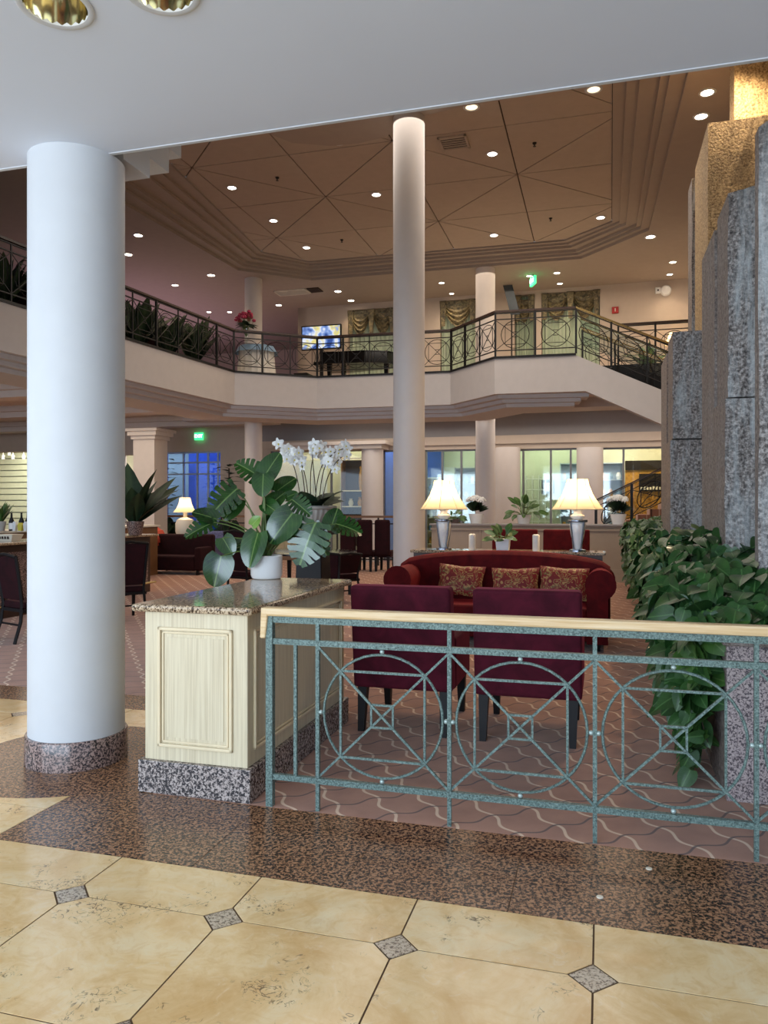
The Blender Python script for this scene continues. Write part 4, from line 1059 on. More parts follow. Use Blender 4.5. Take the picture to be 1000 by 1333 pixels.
# ================================================================== BALUSTRADES OF THE UPPER FLOOR
def rail_between(a, b, label, name='railing', z=ZF + .045, mats=('black', 'darkwood'), thick=1.15, slope=0.0, group='upper floor balustrades', H=1.0):
    a, b = Vector(a), Vector(b); d = b - a; L = d.length; ang = atan2(d.y, d.x); n = max(1, round(L / .75)); mod = L / n
    return railing(name, (a.x, a.y, z), L, ang, label, n, mod, 0.0, hb=(.12, .14), h2=(.80, .82), top=(.93, .95), wood=(.96, 1.0), mats=mats, thick=thick, k=slope, group=group)
Eo = offs(E, .03)
rail_between(Eo[0], Eo[1], 'long black balustrade with brown handrail along the balcony behind the white pillar')
rail_between(Eo[1], Eo[2], 'short black balustrade across the slanted balcony corner under the pink flowers')
rail_between(Eo[2], Eo[3], 'black balustrade of the balcony in front of the grand piano and television')
rail_between(Eo[3], Eo[4], 'black balustrade angled forward between central pillar and balcony bay')
rail_between(Eo[4], Eo[5], 'black balustrade of the balcony bay at the head of the staircase')
M['darkbrass'] = plain('dark_brass', lin(96, 84, 58), .25, .8)
S1 = Vector(W(su + 3.6, sv + .03).xy)
rail_between(Vector(W(su, sv + .03).xy), S1, 'sloping brass-topped balustrade on the open side of the staircase', slope=SL, mats=('black', 'brass'), group='staircase balustrades')
rail_between(Vector(W(su + .1, sv + 1.5).xy), Vector(W(su + 3.7, sv + 1.5).xy), 'sloping brass-topped balustrade on the far side of the staircase', slope=SL, mats=('black', 'brass'), group='staircase balustrades', z=ZF - .1)
rail_between(Vector(W(su + .9, sv + 1.9).xy), Vector(W(5.9, sv + 1.9).xy), 'level black balustrade of the upper landing beyond the staircase')
# bright glass guard panels under the near stair handrail
e = thing('glass_guard', su + .1, sv + .10, 'sloping glass guard with brass edge rail inside the staircase balustrade', 'guard', z=ZF)
m = MB(); m.box(0, 3.4, 0, .012, .25, .78); m.shear(SL); m.build('pane', M['glass'], e)
m = MB(); m.box(0, 3.4, -.02, .03, .78, .82); m.shear(SL); m.build('edge_rail', M['brass'], e)
m = MB(); m.box(0, 3.4, -.02, .03, .60, .63); m.shear(SL); m.build('lower_rail', M['brass'], e)

# lower flight seen through the far opening
v_ = 17.6; u0 = UV(776, v_); Y0 = W(u0, v_).y; zr = zat(650, Y0)
e2 = rail_between(Vector(W(u0, v_).xy), Vector(W(u0 + 2.6, v_ ).xy), 'dark balustrade of the lower stair flight behind the low plant wall', slope=.5, z=zr - 1.0, mats=('black', 'darkwood'), group='staircase balustrades', thick=1.8)
e = thing('staircase', u0 - .1, v_ + .06, 'lower stair flight rising behind the low wall of potted plants', 'stairs', z=.0015)
for i in range(9):
    m = MB(); m.box(.28 * i, .28 * (i + 1) + .02, 0, 1.3, max(0, .10 * 0), zr - 1.0 + .14 * i + .05 if zr > 1.05 else .15 * (i + 1)); m.build('step', M['carpet'], e)

# ================================================================== LIGHT FITTINGS
tr = MB(); tr.lathe([(.72, 0), (1.0, 0), (1.0, -.08), (.92, -.14), (.72, -.14), (.72, 0)], 24, cap=False); trim_me = tr.mesh('trim', M['paint'], True)
ln = MB(); ln.lathe([(0, -.03), (.72, -.03)], 20, cap=False); ln_w = ln.mesh('lens', M['lens']); ln2 = MB(); ln2.lathe([(0, -.03), (.72, -.03)], 20, cap=False); ln_c = ln2.mesh('lens', M['lenscool'])
ln3 = MB(); ln3.lathe([(0, -.03), (.72, -.03)], 20, cap=False); ln_d = ln3.mesh('lens', emis('dim_downlight_lens', (1.0, .86, .6), 1.3))
def downlight(px, py, z, r, label, group, me=None, power=0):
    p = onz(px, py, z)
    e = empty('recessed_downlight', (p.x, p.y, z), label=label, cat='ceiling light', group=group)
    inst(trim_me, 'trim', e, (0, 0, 0), sc=(r, r, .1)); inst(me or ln_w, 'lens', e, (0, 0, 0), sc=(r, r, .1))
    if power: spot('beam', (0, 0, -.06), power, WARM, 120, .08, e)
ZPn = ZC + .344
tray = [(441, 185, 'near the curved front edge'), (302, 244, 'nearest its long slanted edge'), (490, 253, 'just beside the central pillar'), (356, 287, 'second along the slanted edge'),
        (399, 322, 'closest to the far slanted corner'), (641, 200, 'beside the square vent'), (643, 306, 'nearest the far edge, beyond the central pillar'), (782, 283, 'in the far corner on the stone side')]
for px, py, lb in tray: downlight(px, py, ZPn, .12, 'bright round downlight in the recessed panelled ceiling, ' + lb, 'tray ceiling downlights', ln_c, 60)
for px, py, lb in ((614, 139, 'between pillar and vent'), (773, 116, 'toward the stone slabs')): downlight(px, py, ZPn, .14, 'dim yellowish downlight at the soffit edge, ' + lb, 'dim downlights', ln_d)
ups_ = [(180, 306, .13, 'first beside the white pillar, upper of the near two'), (167, 331, .13, 'close to the white pillar, lower of the near two'), (275, 358, .13, 'alone below the slanted cornice'), (228, 371, .12, 'between the pillar pair and the slanted cornice corner'),
        (440, 379, .13, 'upper of two above the television'), (457, 391, .13, 'lower of two above the television'), (363, 397, .12, 'beside the slim pillar over the flowers'), (847, 308, .14, 'at the cornice corner near the stone slabs'),
        (325, 402, .10, 'just above the pink flowers'), (299, 406, .10, 'low over the balcony bushes'), (272, 406, .10, 'farthest along the rail by the bushes'), (575, 368, .10, 'above the second curtain, upper'), (588, 382, .09, 'above the second curtain, lower'),
        (725, 355, .11, 'above the widest curtain, upper'), (729, 369, .10, 'above the widest curtain, lower'), (689, 359, .09, 'over the green exit sign'), (876, 341, .11, 'over the wall speaker, upper'), (872, 357, .10, 'over the wall speaker, lower'), (384, 383, .08, 'small one above the slim pillar')]
for px, py, r, lb in ups_: downlight(px, py, ZC - .001, r, 'round downlight in the upper ceiling, ' + lb, 'upper floor downlights', None, 26 if py > 340 else 45)
for px, py, lb in ((921, 120, 'farther from the viewer of the pair'), (913, 151, 'washing light over the ochre stone')): downlight(px, py, ZC - .001, .13, 'downlight above the stone slabs, ' + ('upper of the pair near the soffit' if py < 130 else 'lower of the pair, over the ochre stone top'), 'stone wash downlights', None, 150)
for px, py, lb in ((166, 537, 'beside the white pillar'), (250, 543, 'over the glazed entry'), (455, 549, 'near the orchid bowl')):
    downlight(px, py, 4.335, .09, 'small downlight under the balcony, ' + lb, 'lower floor downlights', None, 30)
downlight(960, 20, ZC - .001, .13, 'added unseen downlight to brighten the ochre stone, hidden by the low white ceiling', 'stone wash downlights', None, 500)  # extra lamp out of view, added to light the ochre stone front
# two large reflector downlights in the near ceiling (the ceiling plane has holes for them)
for px, py, lb in ((72, 8, 'large gold reflector downlight in the low white ceiling, the lower and fuller of the two'), (210, -12, 'large gold reflector downlight cut by the top of the picture')):
    p = onz(px, py, 3.81)
    e = empty('recessed_downlight', (p.x, p.y, 3.81), label=lb, cat='ceiling light', group='large reflector downlights')
    m = MB(); m.lathe([(.135, .02), (.135, -.004), (.155, -.008), (.165, -.004), (.165, .01)], 40, cap=False); m.build('trim', M['paint'], e, smooth=True)
    m = MB(); m.lathe([(.136, 0), (.125, .06), (.10, .12), (.06, .16)], 40, cap=False, flute=20, fl=.01); m.build('reflector', M['reflector'], e, smooth=True)
    m = MB(); m.lathe([(0, .155), (.062, .16)], 24, cap=False); m.build('lens', M['warmlens'], e)
# sprinklers and vents in the tray
for px, py, lb in ((696, 186, 'next to the vent'), (717, 284, 'near the far tray edge'), (361, 231, 'on the cabinet side of the panelled ceiling'), (445, 312, 'left of the central pillar')):
    p = onz(px, py, ZPn); e = empty('sprinkler', p, label='tiny dark sprinkler head in the panelled ceiling, ' + ('beside the central pillar' if px == 445 else lb), cat='sprinkler', group='ceiling sprinklers')
    m = MB(); m.lathe([(.04, 0), (.035, -.02), (.012, -.03), (.012, -.06), (.03, -.065)], 12); m.build('head', M['black'], e)
def vent(px, py, z, w, d, label, mat='offwhite'):
    p = onz(px, py, z); e = empty('ceiling_vent', (p.x, p.y, z), label=label, cat='vent', group='ceiling vents')
    for a in ((-w, w, -d, -d + .04), (-w, w, d - .04, d), (-w, -w + .04, -d, d), (w - .04, w, -d, d)):
        m = MB(); m.box(a[0], a[1], a[2], a[3], -.03, 0); m.build('frame', M[mat], e)
    m = MB(); m.box(-w + .03, w - .03, -d + .03, d - .03, -.012, -.004); m.build('backing', M['groove'], e)
    n = 6
    for i in range(n):
        y = -d + .06 + (2 * d - .12) * i / (n - 1); m = MB(); m.box(-w + .04, w - .04, y - .012, y + .012, -.028, -.012); m.build('slat', M[mat], e)
vent(591, 185, ZPn, .26, .26, 'square dark-centred vent in the panelled ceiling beside the central pillar', 'panel')
vent(381, 380, ZC - .001, .5, .25, 'long white louvred vent in the upper ceiling left of the television')
vent(410, 377, ZC - .001, .18, .2, 'small dark vent in the upper ceiling beside the long louvred one', 'groove')
vent(866, 372, ZC - .001, .42, .2, 'louvred vent in the upper ceiling above the wall speaker')

# ================================================================== SIGNS AND WALL ITEMS
def text(s, size, mat, parent, loc, rot=(pi / 2, 0, 0), name='lettering', ext=.004):
    c = bpy.data.curves.new(name, 'FONT'); c.body = s; c.size = size; c.extrude = ext; c.align_x = 'CENTER'; c.align_y = 'CENTER'
    o = bpy.data.objects.new(name, c); col.objects.link(o); o.parent = parent; o.location = loc; o.rotation_euler = rot; c.materials.append(mat)
    me = bpy.data.meshes.new_from_object(o); bpy.data.objects.remove(o)
    return inst(me, name, parent, loc, rot)
def exit_sign(px, py, v, label, w=.36, h=.22, stem=.0, turn=0):
    u = UV(px, v); Y = W(u, v).y; z = zat(py, Y)
    e = thing('exit_sign', u, v, label, 'sign', z=z, group='exit signs', rz=-TH + turn)
    m = MB(); m.box(-w / 2, w / 2, -.03, .03, -h / 2, h / 2); m.build('panel', M['green'], e)
    text('EXIT', h * .62, M['exitwhite'], e, (0, -.036, 0))
    if stem:
        m = MB(); m.box(-.015, .015, -.015, .015, h / 2, h / 2 + stem); m.build('stem', M['steel'], e)
exit_sign(259, 568, VB - .08, 'green lit EXIT sign on the lower wall above the blue glazed entry', .30, .24)
exit_sign(694, 366, VB - 1.55, 'green EXIT sign hanging from the upper ceiling left of the widest curtain', .36, .22, .3, radians(-66))
u = UV(801, VB); z = zz(404, 801)
e = thing('fire_alarm', u, VB - .03, 'small red fire alarm box on the upper wall right of the widest curtain', 'alarm', z=z)
m = MB(); m.box(-.09, .09, -.03, .03, -.09, .09); m.build('housing', M['red'], e, bevel=.01)
m = MB(); m.box(-.012, .012, -.04, -.03, -.045, .045); m.build('pull_bar', M['offwhite'], e)
u = UV(864, VB); z = zz(379, 864)
e = thing('wall_speaker', u, VB - .06, 'white round wall speaker with square bracket box high on the upper wall', 'speaker', z=z)
m = MB(); m.lathe([(.0, 0), (.15, 0), (.15, .06), (.12, .1), (0, .11)], 28); m.v = [(x + .06, -zq + .05, y) for x, y, zq in m.v]; m.build('dome', M['white'], e, smooth=True)
m = MB(); m.box(-.22, -.08, -.05, .05, -.07, .09); m.build('bracket_box', M['white'], e, bevel=.01); m = MB(); m.box(-.17, -.13, -.056, -.05, -.01, .03); m.build('eye', M['black'], e)
# tilted screen on the upper floor
v_ = VB - .8; e = thing('screen', UV(666, v_), v_, 'narrow grey screen tilted on a stand beside the slimmer pillar on the upper floor', 'screen', z=ZF)
zs = zz(400, 666) - ZF
m = MB(); m.box(-.13, .13, -.02, .02, zs - .42, zs + .42, Matrix.Rotation(radians(0), 4, 'Y')); m.v = [(x - .25 * (z_ - zs), y, z_) for x, y, z_ in m.v]; m.build('panel', M['screenoff'], e)
m = MB(); m.tube([(0, .04, 0), (0, .04, zs)], .02, 6); m.build('pole', M['black'], e); m = MB(); m.lathe([(.2, 0), (.2, .02), (.02, .04)], 16); m.build('base', M['black'], e)

# ================================================================== UPPER FLOOR FURNITURE
v_ = VB - .75; u = UV(418, v_); Y = W(u, v_).y
e = thing('television', u, v_, 'flat television showing a bright blue and white picture on the upper floor wall', 'television', z=ZF)
z0, z1 = zat(455, Y) - ZF, zat(423, Y) - ZF; w = UV(444, v_) - UV(392, v_)
m = MB(); m.box(-w / 2, w / 2, 0, .06, z0, z1); m.build('bezel', M['black'], e, bevel=.01); m = MB(); m.box(-w / 2 + .04, w / 2 - .04, -.006, 0, z0 + .04, z1 - .04); m.build('screen', M['tv'], e)
m = MB(); m.box(-.05, .05, .02, .08, .03, z0 + .1); m.build('stand_post', M['black'], e); m = MB(); m.box(-.4, .4, -.2, .3, 0, .03); m.build('stand_base', M['black'], e)
# grand piano
v_ = 17.7; u = UV(432, v_)
e = thing('grand_piano', u, v_, 'black grand piano with closed lid behind the balcony balustrade', 'piano', z=ZF)
out = [(0, 0), (0, -.75), (.35, -.75), (.35, -.72), (1.2, -.68), (1.75, -.45), (1.9, -.1), (1.8, .25), (1.5, .5), (.9, .62), (.5, .72), (0, .75)]
m = MB(); m.prism(out, .66, .96); m.build('case', M['piano'], e, bevel=.01); m = MB(); m.prism([(x * 1.01, y * 1.01) for x, y in out], .96, .985); m.build('lid', M['piano'], e)
m = MB(); m.box(-.28, .02, -.7, .7, .66, .74); m.build('keybed', M['piano'], e); m = MB(); m.box(-.24, -.08, -.62, .62, .74, .755); m.build('keyboard', M['white'], e)
for x, y in ((.15, -.6), (.15, .6), (1.6, 0)): m = MB(); m.taper((x, y, 0), .03, (x, y, .66), .06); m.build('leg', M['piano'], e)
e = thing('piano_bench', u - .75, v_ - .1, 'black bench beside the keyboard of the grand piano', 'bench', z=ZF)
m = MB(); m.box(-.2, .2, -.4, .4, .42, .5); m.build('seat', M['piano'], e, bevel=.01)
for x in (-.16, .16):
    for y in (-.34, .34): m = MB(); m.box(x - .025, x + .025, y - .025, y + .025, 0, .42); m.build('leg', M['piano'], e)
# cloth table and pink flowers
v_ = 15.75; u = UV(334, v_)
e = thing('round_table', u, v_, 'round table under a white pleated cloth with blue topper at the balcony corner', 'table', z=ZF)
m = MB(); m.lathe([(.52, 0.01), (.47, .5), (.44, .93), (.0, .94)], 64, cap=False, flute=18, fl=.03); m.build('cloth', M['cloth'], e, smooth=True)
m = MB(); m.lathe([(.56, .78), (.47, .93), (.455, .955), (0, .96)], 64, cap=False, flute=9, fl=.03); m.build('topper', M['bluecloth'], e, smooth=True)
v_ = 15.6; u = UV(321, v_); Y = W(u, v_).y
e = thing('flower_vase', u, v_, 'vase of deep pink flowers standing on the cloth table at the balcony corner', 'flowers', z=ZF + .97)
zf = zat(414, Y) - ZF - .97
m = MB(); m.lathe([(.05, 0), (.07, .03), (.04, .12), (.08, zf - .22), (.10, zf - .18)], 20, cap=False); m.build('vase', M['glass'], e, smooth=True)
for i in range(26):
    a = rnd.uniform(0, 6.28); b = rnd.uniform(.0, 1); r = .27 * sqrt(b); c = (r * cos(a), r * sin(a), zf - .08 + .22 * (1 - b) + rnd.uniform(-.03, .05))
    m = MB(); m.sph(c, .055, 8, 5, (1, 1, .8)); m.build('bloom', M['pink'], e, smooth=True)
    m = MB(); m.tube([(0, 0, zf - .5), c], .004, 4); m.build('stem', M['greenstem'], e)
hb = leafmesh('heart', M['darkleaf'], .1, .2)
for i in range(14):
    a = 6.28 * i / 14; p0 = Vector((.05 * cos(a), .05 * sin(a), zf - .2)); o = place_leaf(hb, 'leaf', e, Vector(), p0, p0 + Vector((.26 * cos(a), .26 * sin(a), rnd.uniform(-.05, .12))), Vector((0, 0, 1)), .7)

def blade_plant(name, loc, label, n, L, group, pot='gran_base', mat='darkleaf', potr=.2, poth=.35, spread=.8, kind='blade', ws=1.0, cat='plant'):
    e = empty(name, loc, rz=0, label=label, cat=cat, group=group)
    m = MB(); m.lathe([(potr * .72, 0), (potr, poth * .95), (potr, poth), (potr * .88, poth), (potr * .86, poth * .9)], 24, cap=False); m.build('pot', M[pot], e, smooth=True)
    m = MB(); m.lathe([(0, poth * .9), (potr * .87, poth * .9)], 16, cap=False); m.build('soil', M['soil'], e)
    me = leafmesh(kind, M[mat], .12, .22)
    for i in range(n):
        a = i * 2.4 + rnd.uniform(-.3, .3); t = rnd.uniform(.1, 1) * spread; l = L * rnd.uniform(.65, 1.05)
        p0 = Vector((potr * .3 * cos(a), potr * .3 * sin(a), poth * .9)); d = Vector((sin(t) * cos(a), sin(t) * sin(a), cos(t)))
        if kind in ('heart', 'strap', 'petal'):
            s0 = p0; p1 = p0 + d * l * .55; m = MB(); m.tube(curve_pts(s0, p1, Vector((0, 0, .03)), 3), .006 if L > .5 else .004, 4); m.build('stem', M['greenstem'], e)
            place_leaf(me, 'leaf', e, Vector(), p1, p1 + (d + Vector((0, 0, -.5))).normalized() * l * .5, Vector((-d.x * .3, -1, 1)), ws)
        else:
            place_leaf(me, 'leaf', e, Vector(), p0, p0 + d * l, Vector((-d.x, -d.y, .8)) + Vector((0, -.4, 0)), ws)
    return e
# dark bushes behind the long balustrade
for i, t in enumerate((.08, .24, .42, 0.54, .65, .75, .85, .94)):
    a, b = Vector(offs(E, 1.0)[0]), Vector(offs(E, 1.0)[1]); q = a.lerp(b, t)
    nm = ['in the gap left of the white pillar', 'hidden mostly by the white pillar', 'just right of the white pillar', 'second right of the white pillar', 'third right of the white pillar', 'fourth right of the white pillar', 'second from the cloth table', 'next to the cloth table'][i]
    blade_plant('potted_palm', (q.x, q.y, ZF), 'dark sword-leaved plant behind the long balustrade, ' + nm, 34, 1.0 + .15 * (i % 2), 'balcony sword plants', poth=.3, spread=.6, ws=1.5)
# dark sofas behind the bushes
for i, t in enumerate((.12, .45, .7)):
    a, b = Vector(offs(E, 1.7)[0]), Vector(offs(E, 1.7)[1]); q = a.lerp(b, t); d = b - a
    e = empty('lounge_sofa', (q.x, q.y, ZF), rz=atan2(d.y, d.x), label='dark lounge sofa on the balcony behind the sword plants, ' + ('left of the white pillar', 'just right of the white pillar', 'nearer the cloth table')[i], cat='sofa', group='balcony lounge sofas')
    m = MB(); m.box(0, 1.9, 0, .2, .1, .95); m.build('backrest', M['velvetdark'], e, bevel=.05); m = MB(); m.box(.15, 1.75, .2, .85, .1, .45); m.build('seat', M['velvetdark'], e, bevel=.05)
    for x in (0, 1.75): m = MB(); m.box(x, x + .15, 0, .85, .1, .65); m.build('arm', M['velvetdark'], e, bevel=.04)
# landing lamp and plant, right of the stairs
v_ = VB - .5
e = lamp(UV(877, v_), v_, ZF + .75, 'lit table lamp on the upper landing beside the stone slabs', .8, group='small lamps')
e = thing('side_table', UV(877, v_), v_, 'small dark table under the lamp on the upper landing', 'table', z=ZF)
m = MB(); m.lathe([(.3, .71), (.3, .75)], 20); m.build('table_top', M['darkwood'], e); m = MB(); m.lathe([(.18, 0), (.04, .05), (.04, .71)], 12); m.build('pedestal', M['darkwood'], e)
q = W(UV(843, v_ - .8), v_ - .8, ZF); blade_plant('potted_palm', q, 'bushy green plant on the upper landing between fire alarm and lamp', 20, .7, None, spread=.8, mat='midleaf', poth=.5, ws=1.2)

# ================================================================== LOW PLANT WALL AND WHAT STANDS THERE
vW = 14.45; uw0, uw1 = UV(562, vW), 3.1
e = thing('low_wall', uw0, vW, 'low taupe panelled wall carrying pots of flowers, behind the console lamps', 'partition', z=.001)
lw = uw1 - uw0
M['taupe'] = plain('taupe_panel', lin(158, 144, 128), .6, var=.04)
m = MB(); m.box(0, lw, 0, .5, 0, 1.2); m.build('body', M['taupe'], e)
m = MB(); m.box(-.04, lw, -.05, .55, 1.2, 1.24); m.build('cap', M['graywall'], e, bevel=.008)
m = MB(); m.box(-.02, lw, -.03, .0, 1.10, 1.14); m.build('moulding', M['taupe'], e); m = MB(); m.box(-.02, lw, -.025, .0, 0, .28); m.build('skirting', M['taupe'], e)
for x in (1.1, 2.2, 3.3, 4.2): m = MB(); m.box(x, x + .03, -.02, 0, .28, 1.1); m.build('stile', M['taupe'], e)
def hydrangea(px, label):
    v = vW + .25; p = W(UV(px, v), v, 1.242)
    e = empty('potted_hydrangea', p, rz=0, label=label, cat='plant', group='white hydrangeas on the low wall')
    m = MB(); m.lathe([(.12, 0), (.17, .2), (.17, .22), (.15, .22), (.145, .19)], 28, cap=False); m.build('pot', M['white'], e, smooth=True)
    m = MB(); m.lathe([(0, .19), (.146, .19)], 16, cap=False); m.build('soil', M['soil'], e)
    for i in range(34):
        a = i * 2.4; t = .3 + 1.0 * (i % 7) / 7; d = Vector((sin(t) * cos(a), sin(t) * sin(a), cos(t))); p0 = Vector((0, 0, .25)) + d * .1
        place_leaf(hm2, 'leaf', e, Vector(), p0, p0 + d * .2, Vector((0, -.6, 1)), .9)
    for i in range(11):
        a = i * 2.4; t = .95 * sqrt(i / 11); c = (.24 * sin(t) * cos(a), .24 * sin(t) * sin(a), .36 + .22 * cos(t))
        m = MB()
        for q in range(16):
            b = q * 2.4; th = .35 + 1.3 * q / 16; m.sph((c[0] + .06 * sin(th) * cos(b), c[1] + .06 * sin(th) * sin(b), c[2] + .055 * cos(th)), .022, 5, 4)
        m.build('bloom', M['petal'], e, smooth=True)
hm2 = leafmesh('heart', M['darkleaf'], .1, .2)
hydrangea(620, 'white hydrangea in a white pot on the low wall beside the pillar-side lamp')
hydrangea(805, 'white hydrangea in a white pot on the low wall near the stone slabs')
v_ = vW + .25; blade_plant('potted_foliage', W(UV(682, v_), v_, 1.242), 'arching green foliage in a white pot at the middle of the low wall', 34, .5, None, pot='white', mat='midleaf', potr=.17, poth=.2, spread=1.55, kind='strap', ws=2.0)
v_ = vW + .25; blade_plant('potted_foliage', W(UV(590, v_), v_, 1.242), 'low green foliage on the low wall behind the pillar-side lamp', 22, .30, None, pot='gran_base', mat='midleaf', potr=.16, poth=.1, spread=1.5, kind='strap', ws=2.2)
# square pot on the console
v_ = 7.2; e = blade_plant('potted_foliage', W(UV(655, v_), v_, 1.051), 'small leafy plant in a square white pot between the two candles', 22, .30, None, pot='white', mat='midleaf', potr=.06, poth=.1, spread=1.3, kind='strap', ws=2.6)
for ch in list(e.children):
    if ch.name.startswith('pot'): bpy.data.objects.remove(ch)
m = MB(); m.taper((0, 0, 0), .075, (0, 0, .15), .09); m.build('pot', M['white'], e, rot=(0, 0, -TH), bevel=.006)
# rear pair of red armchairs facing the viewer
for px, lb in ((700, 'red high-back armchair behind the console, half hidden by the square pot plant'), (768, 'red high-back armchair behind the console, the one next to the plant-side lamp')):
    v_ = 9.9; armchair(UV(px, v_), v_ + .0, lb, rz=pi - TH, mat='velvetred', tall=1.25, group='rear red armchairs')
# ================================================================== LEFT AND MIDDLE DISTANCE
def dining_chair(u, v, rz, label, tall=1.05, mat='velvetdark'):
    e = thing('dining_chair', u, v, label, 'chair', rz=rz, z=.001, group='dark dining chairs')
    m = MB(); m.box(-.24, .24, 0, .48, .40, .48); m.build('seat', M[mat], e, bevel=.02)
    m = MB(); m.box(-.25, .25, -.01, .49, .36, .40); m.build('seat_frame', M['blackwood'], e)
    m = MB(); m.add([(-.2, -.01, .50), (.2, -.01, .50), (.2, .04, .50), (-.2, .04, .50), (-.22, -.10, tall - .03), (.22, -.10, tall - .03), (.22, -.05, tall - .03), (-.22, -.05, tall - .03)], [(0, 3, 2, 1), (4, 5, 6, 7), (0, 1, 5, 4), (1, 2, 6, 5), (2, 3, 7, 6), (3, 0, 4, 7)]); m.build('backrest', M[mat], e, bevel=.012)
    m = MB(); m.tube([(-.24, -.09, tall - .03), (0, -.1, tall), (.24, -.09, tall - .03)], .022, 8); m.build('top_rail', M['blackwood'], e)
    for s in (-1, 1):
        m = MB(); m.tube([(s * .23, -.10, 0), (s * .22, -.02, .25), (s * .21, .0, .45), (s * .225, -.04, .75), (s * .24, -.09, tall - .02)], .02, 6); m.build('leg', M['blackwood'], e, smooth=True)
        m = MB(); m.taper((s * .21, .47, 0), .016, (s * .21, .45, .40), .022); m.build('leg', M['blackwood'], e)
    m = MB(); m.box(-.2, .2, -.03, -.01, .2, .22); m.build('stretcher', M['blackwood'], e)
    return e
u, v = uv_of(-4.45, 9.2); dining_chair(u, v, -TH - .35, 'dark plum dining chair with black curved frame at the picture edge beside the white pillar')
u, v = uv_of(-3.62, 10.9); dining_chair(u, v, -TH + .9, 'dark upholstered chair standing between the white pillar and the cream cabinet', 1.12)
# bar counter
e = thing('bar_counter', -7.6, 4.6, 'dark bar counter with stone top running behind the white pillar', 'counter', z=.001)
m = MB(); m.box(.1, .72, 0, 5.6, 0, 1.06); m.build('body', M['darkwood'], e)
m = MB(); m.box(0, .85, -.05, 5.7, 1.06, 1.1); m.build('counter_top', M['gran_top'], e, bevel=.01)
for i in range(6): m = MB(); m.box(.72, .735, .1 + .92 * i, .9 + .92 * i, .2, .95); m.build('panel', M['gran_base'], e)
m = MB(); m.tube([(.9, 0, .2), (.9, 5.5, .2)], .02, 8); m.build('foot_rail', M['brass'], e)
e = thing('back_counter', -9.4, 4.0, 'pale back counter of the bar holding bottles and a plant', 'counter', z=.001)
m = MB(); m.box(0, .6, 0, 9.5, 0, 1.15); m.build('body', M['midwood'], e); m = MB(); m.box(-.03, .65, -.03, 9.55, 1.15, 1.19); m.build('counter_top', M['offwhite'], e)
def bottle(px, Y, label, mat='black', lab='white', sc=1.0):
    e = empty('bottle', ((px - 500) / F * Y, Y, 1.191), label=label, cat='bottle', group='bottles on the bar')
    m = MB(); m.lathe([(r * sc, z * sc) for r, z in ((.04, 0), (.045, .01), (.045, .17), (.018, .24), (.016, .31), (.019, .32))], 16); m.build('body', M[mat], e, smooth=True)
    m = MB(); m.lathe([(.0465 * sc, .03 * sc), (.0465 * sc, .14 * sc)], 16, cap=False); m.build('label', M[lab], e)
YB = 13.6
bottle(15, YB, 'dark wine bottle with white label on the bar beside the small plant'); bottle(28, YB, 'dark wine bottle in the middle of the bar, next to the yellow carton'); bottle(36, YB, 'dark wine bottle half hidden by the white pillar')
for px, w, h, mt, lb in ((19.5, .04, .17, 'white', 'white paper fan napkin holder in front of the first bottle'), (27, .045, .15, 'yellow', 'yellow carton standing between the bottles'), (34, .04, .17, 'white', 'white folded napkins in front of the last bottle')):
    Y = YB - .3; e = empty('carton' if mt == 'yellow' else 'napkin_holder', ((px - 500) / F * Y, Y, 1.191), label=lb, cat='carton' if mt == 'yellow' else 'napkins')
    m = MB(); m.taper((0, 0, 0), (w * .6, .03), (0, 0, h * .7), (w, .03)); m.taper((0, 0, h * .7), (w, .03), (0, 0, h), (w * .5, .02)); m.build('body', M[mt], e)
    m = MB(); m.box(-w, w, -.05, .05, -.0, .012); m.build('base', M['offwhite'], e)
blade_plant('potted_foliage', Vector((-.499 * YB, YB, 1.191)), 'small grassy plant in a grey pot on the bar beside the bottles', 24, .38, None, pot='limestone', mat='midleaf', potr=.09, poth=.17, spread=.6, ws=1.2)
e = empty('basket', (-.488 * 11.6, 11.6, 1.102), label='pale slotted basket on the bar counter near the dining chair', cat='basket')
m = MB(); m.taper((0, 0, 0), (.12, .09), (0, 0, .1), (.16, .12)); m.build('body', M['offwhite'], e)
for i in range(4): m = MB(); m.box(-.09 + .05 * i, -.06 + .05 * i, -.115, -.095, .03, .07); m.build('slot', M['groove'], e)
# shiplap planks on the back wall of the bar
for i in range(16):
    uvbox(-21.9, ux(42) + 1.5, VB + 2.45, VB + 2.58 + .0, .5 + .235 * i, 0.5 + .235 * (i + 1) - .04, 'plank', M['plank'], wall_low)
for i, px in enumerate((4, 17, 31, 12)):
    v_ = VB + 1.8; py = 597 if i < 3 else 592
    e = thing('track_spotlight', UV(px, v_), v_, ('small lit spotlight on the bar ceiling track, ' + ('at the picture edge', 'middle one of the three', 'beside the white pillar')[i]) if i < 3 else 'star-bright angled spotlight over the shiplap wall', 'spotlight', z=zat(py, W(UV(px, v_), v_).y), group='bar spotlights')
    m = MB(); m.lathe([(.05, 0), (.07, .12), (.02, .16), (.012, .3)], 14); m.build('housing', M['white'], e); m = MB(); m.lathe([(0, -.002), (.05, -.002)], 14, cap=False); m.build('lens', M['lens'], e)
# spiky plant on the end of the counter
p = W(-7.05, 9.9, 1.105)
blade_plant('bird_of_paradise', Vector(((176 - 500) / F * 14.0, 14.0, 1.105)), 'dark broad-bladed plant rising from the counter end beside the white pillar', 22, 1.15, None, pot='gran_base', potr=.16, poth=.25, spread=.85, ws=2.0)
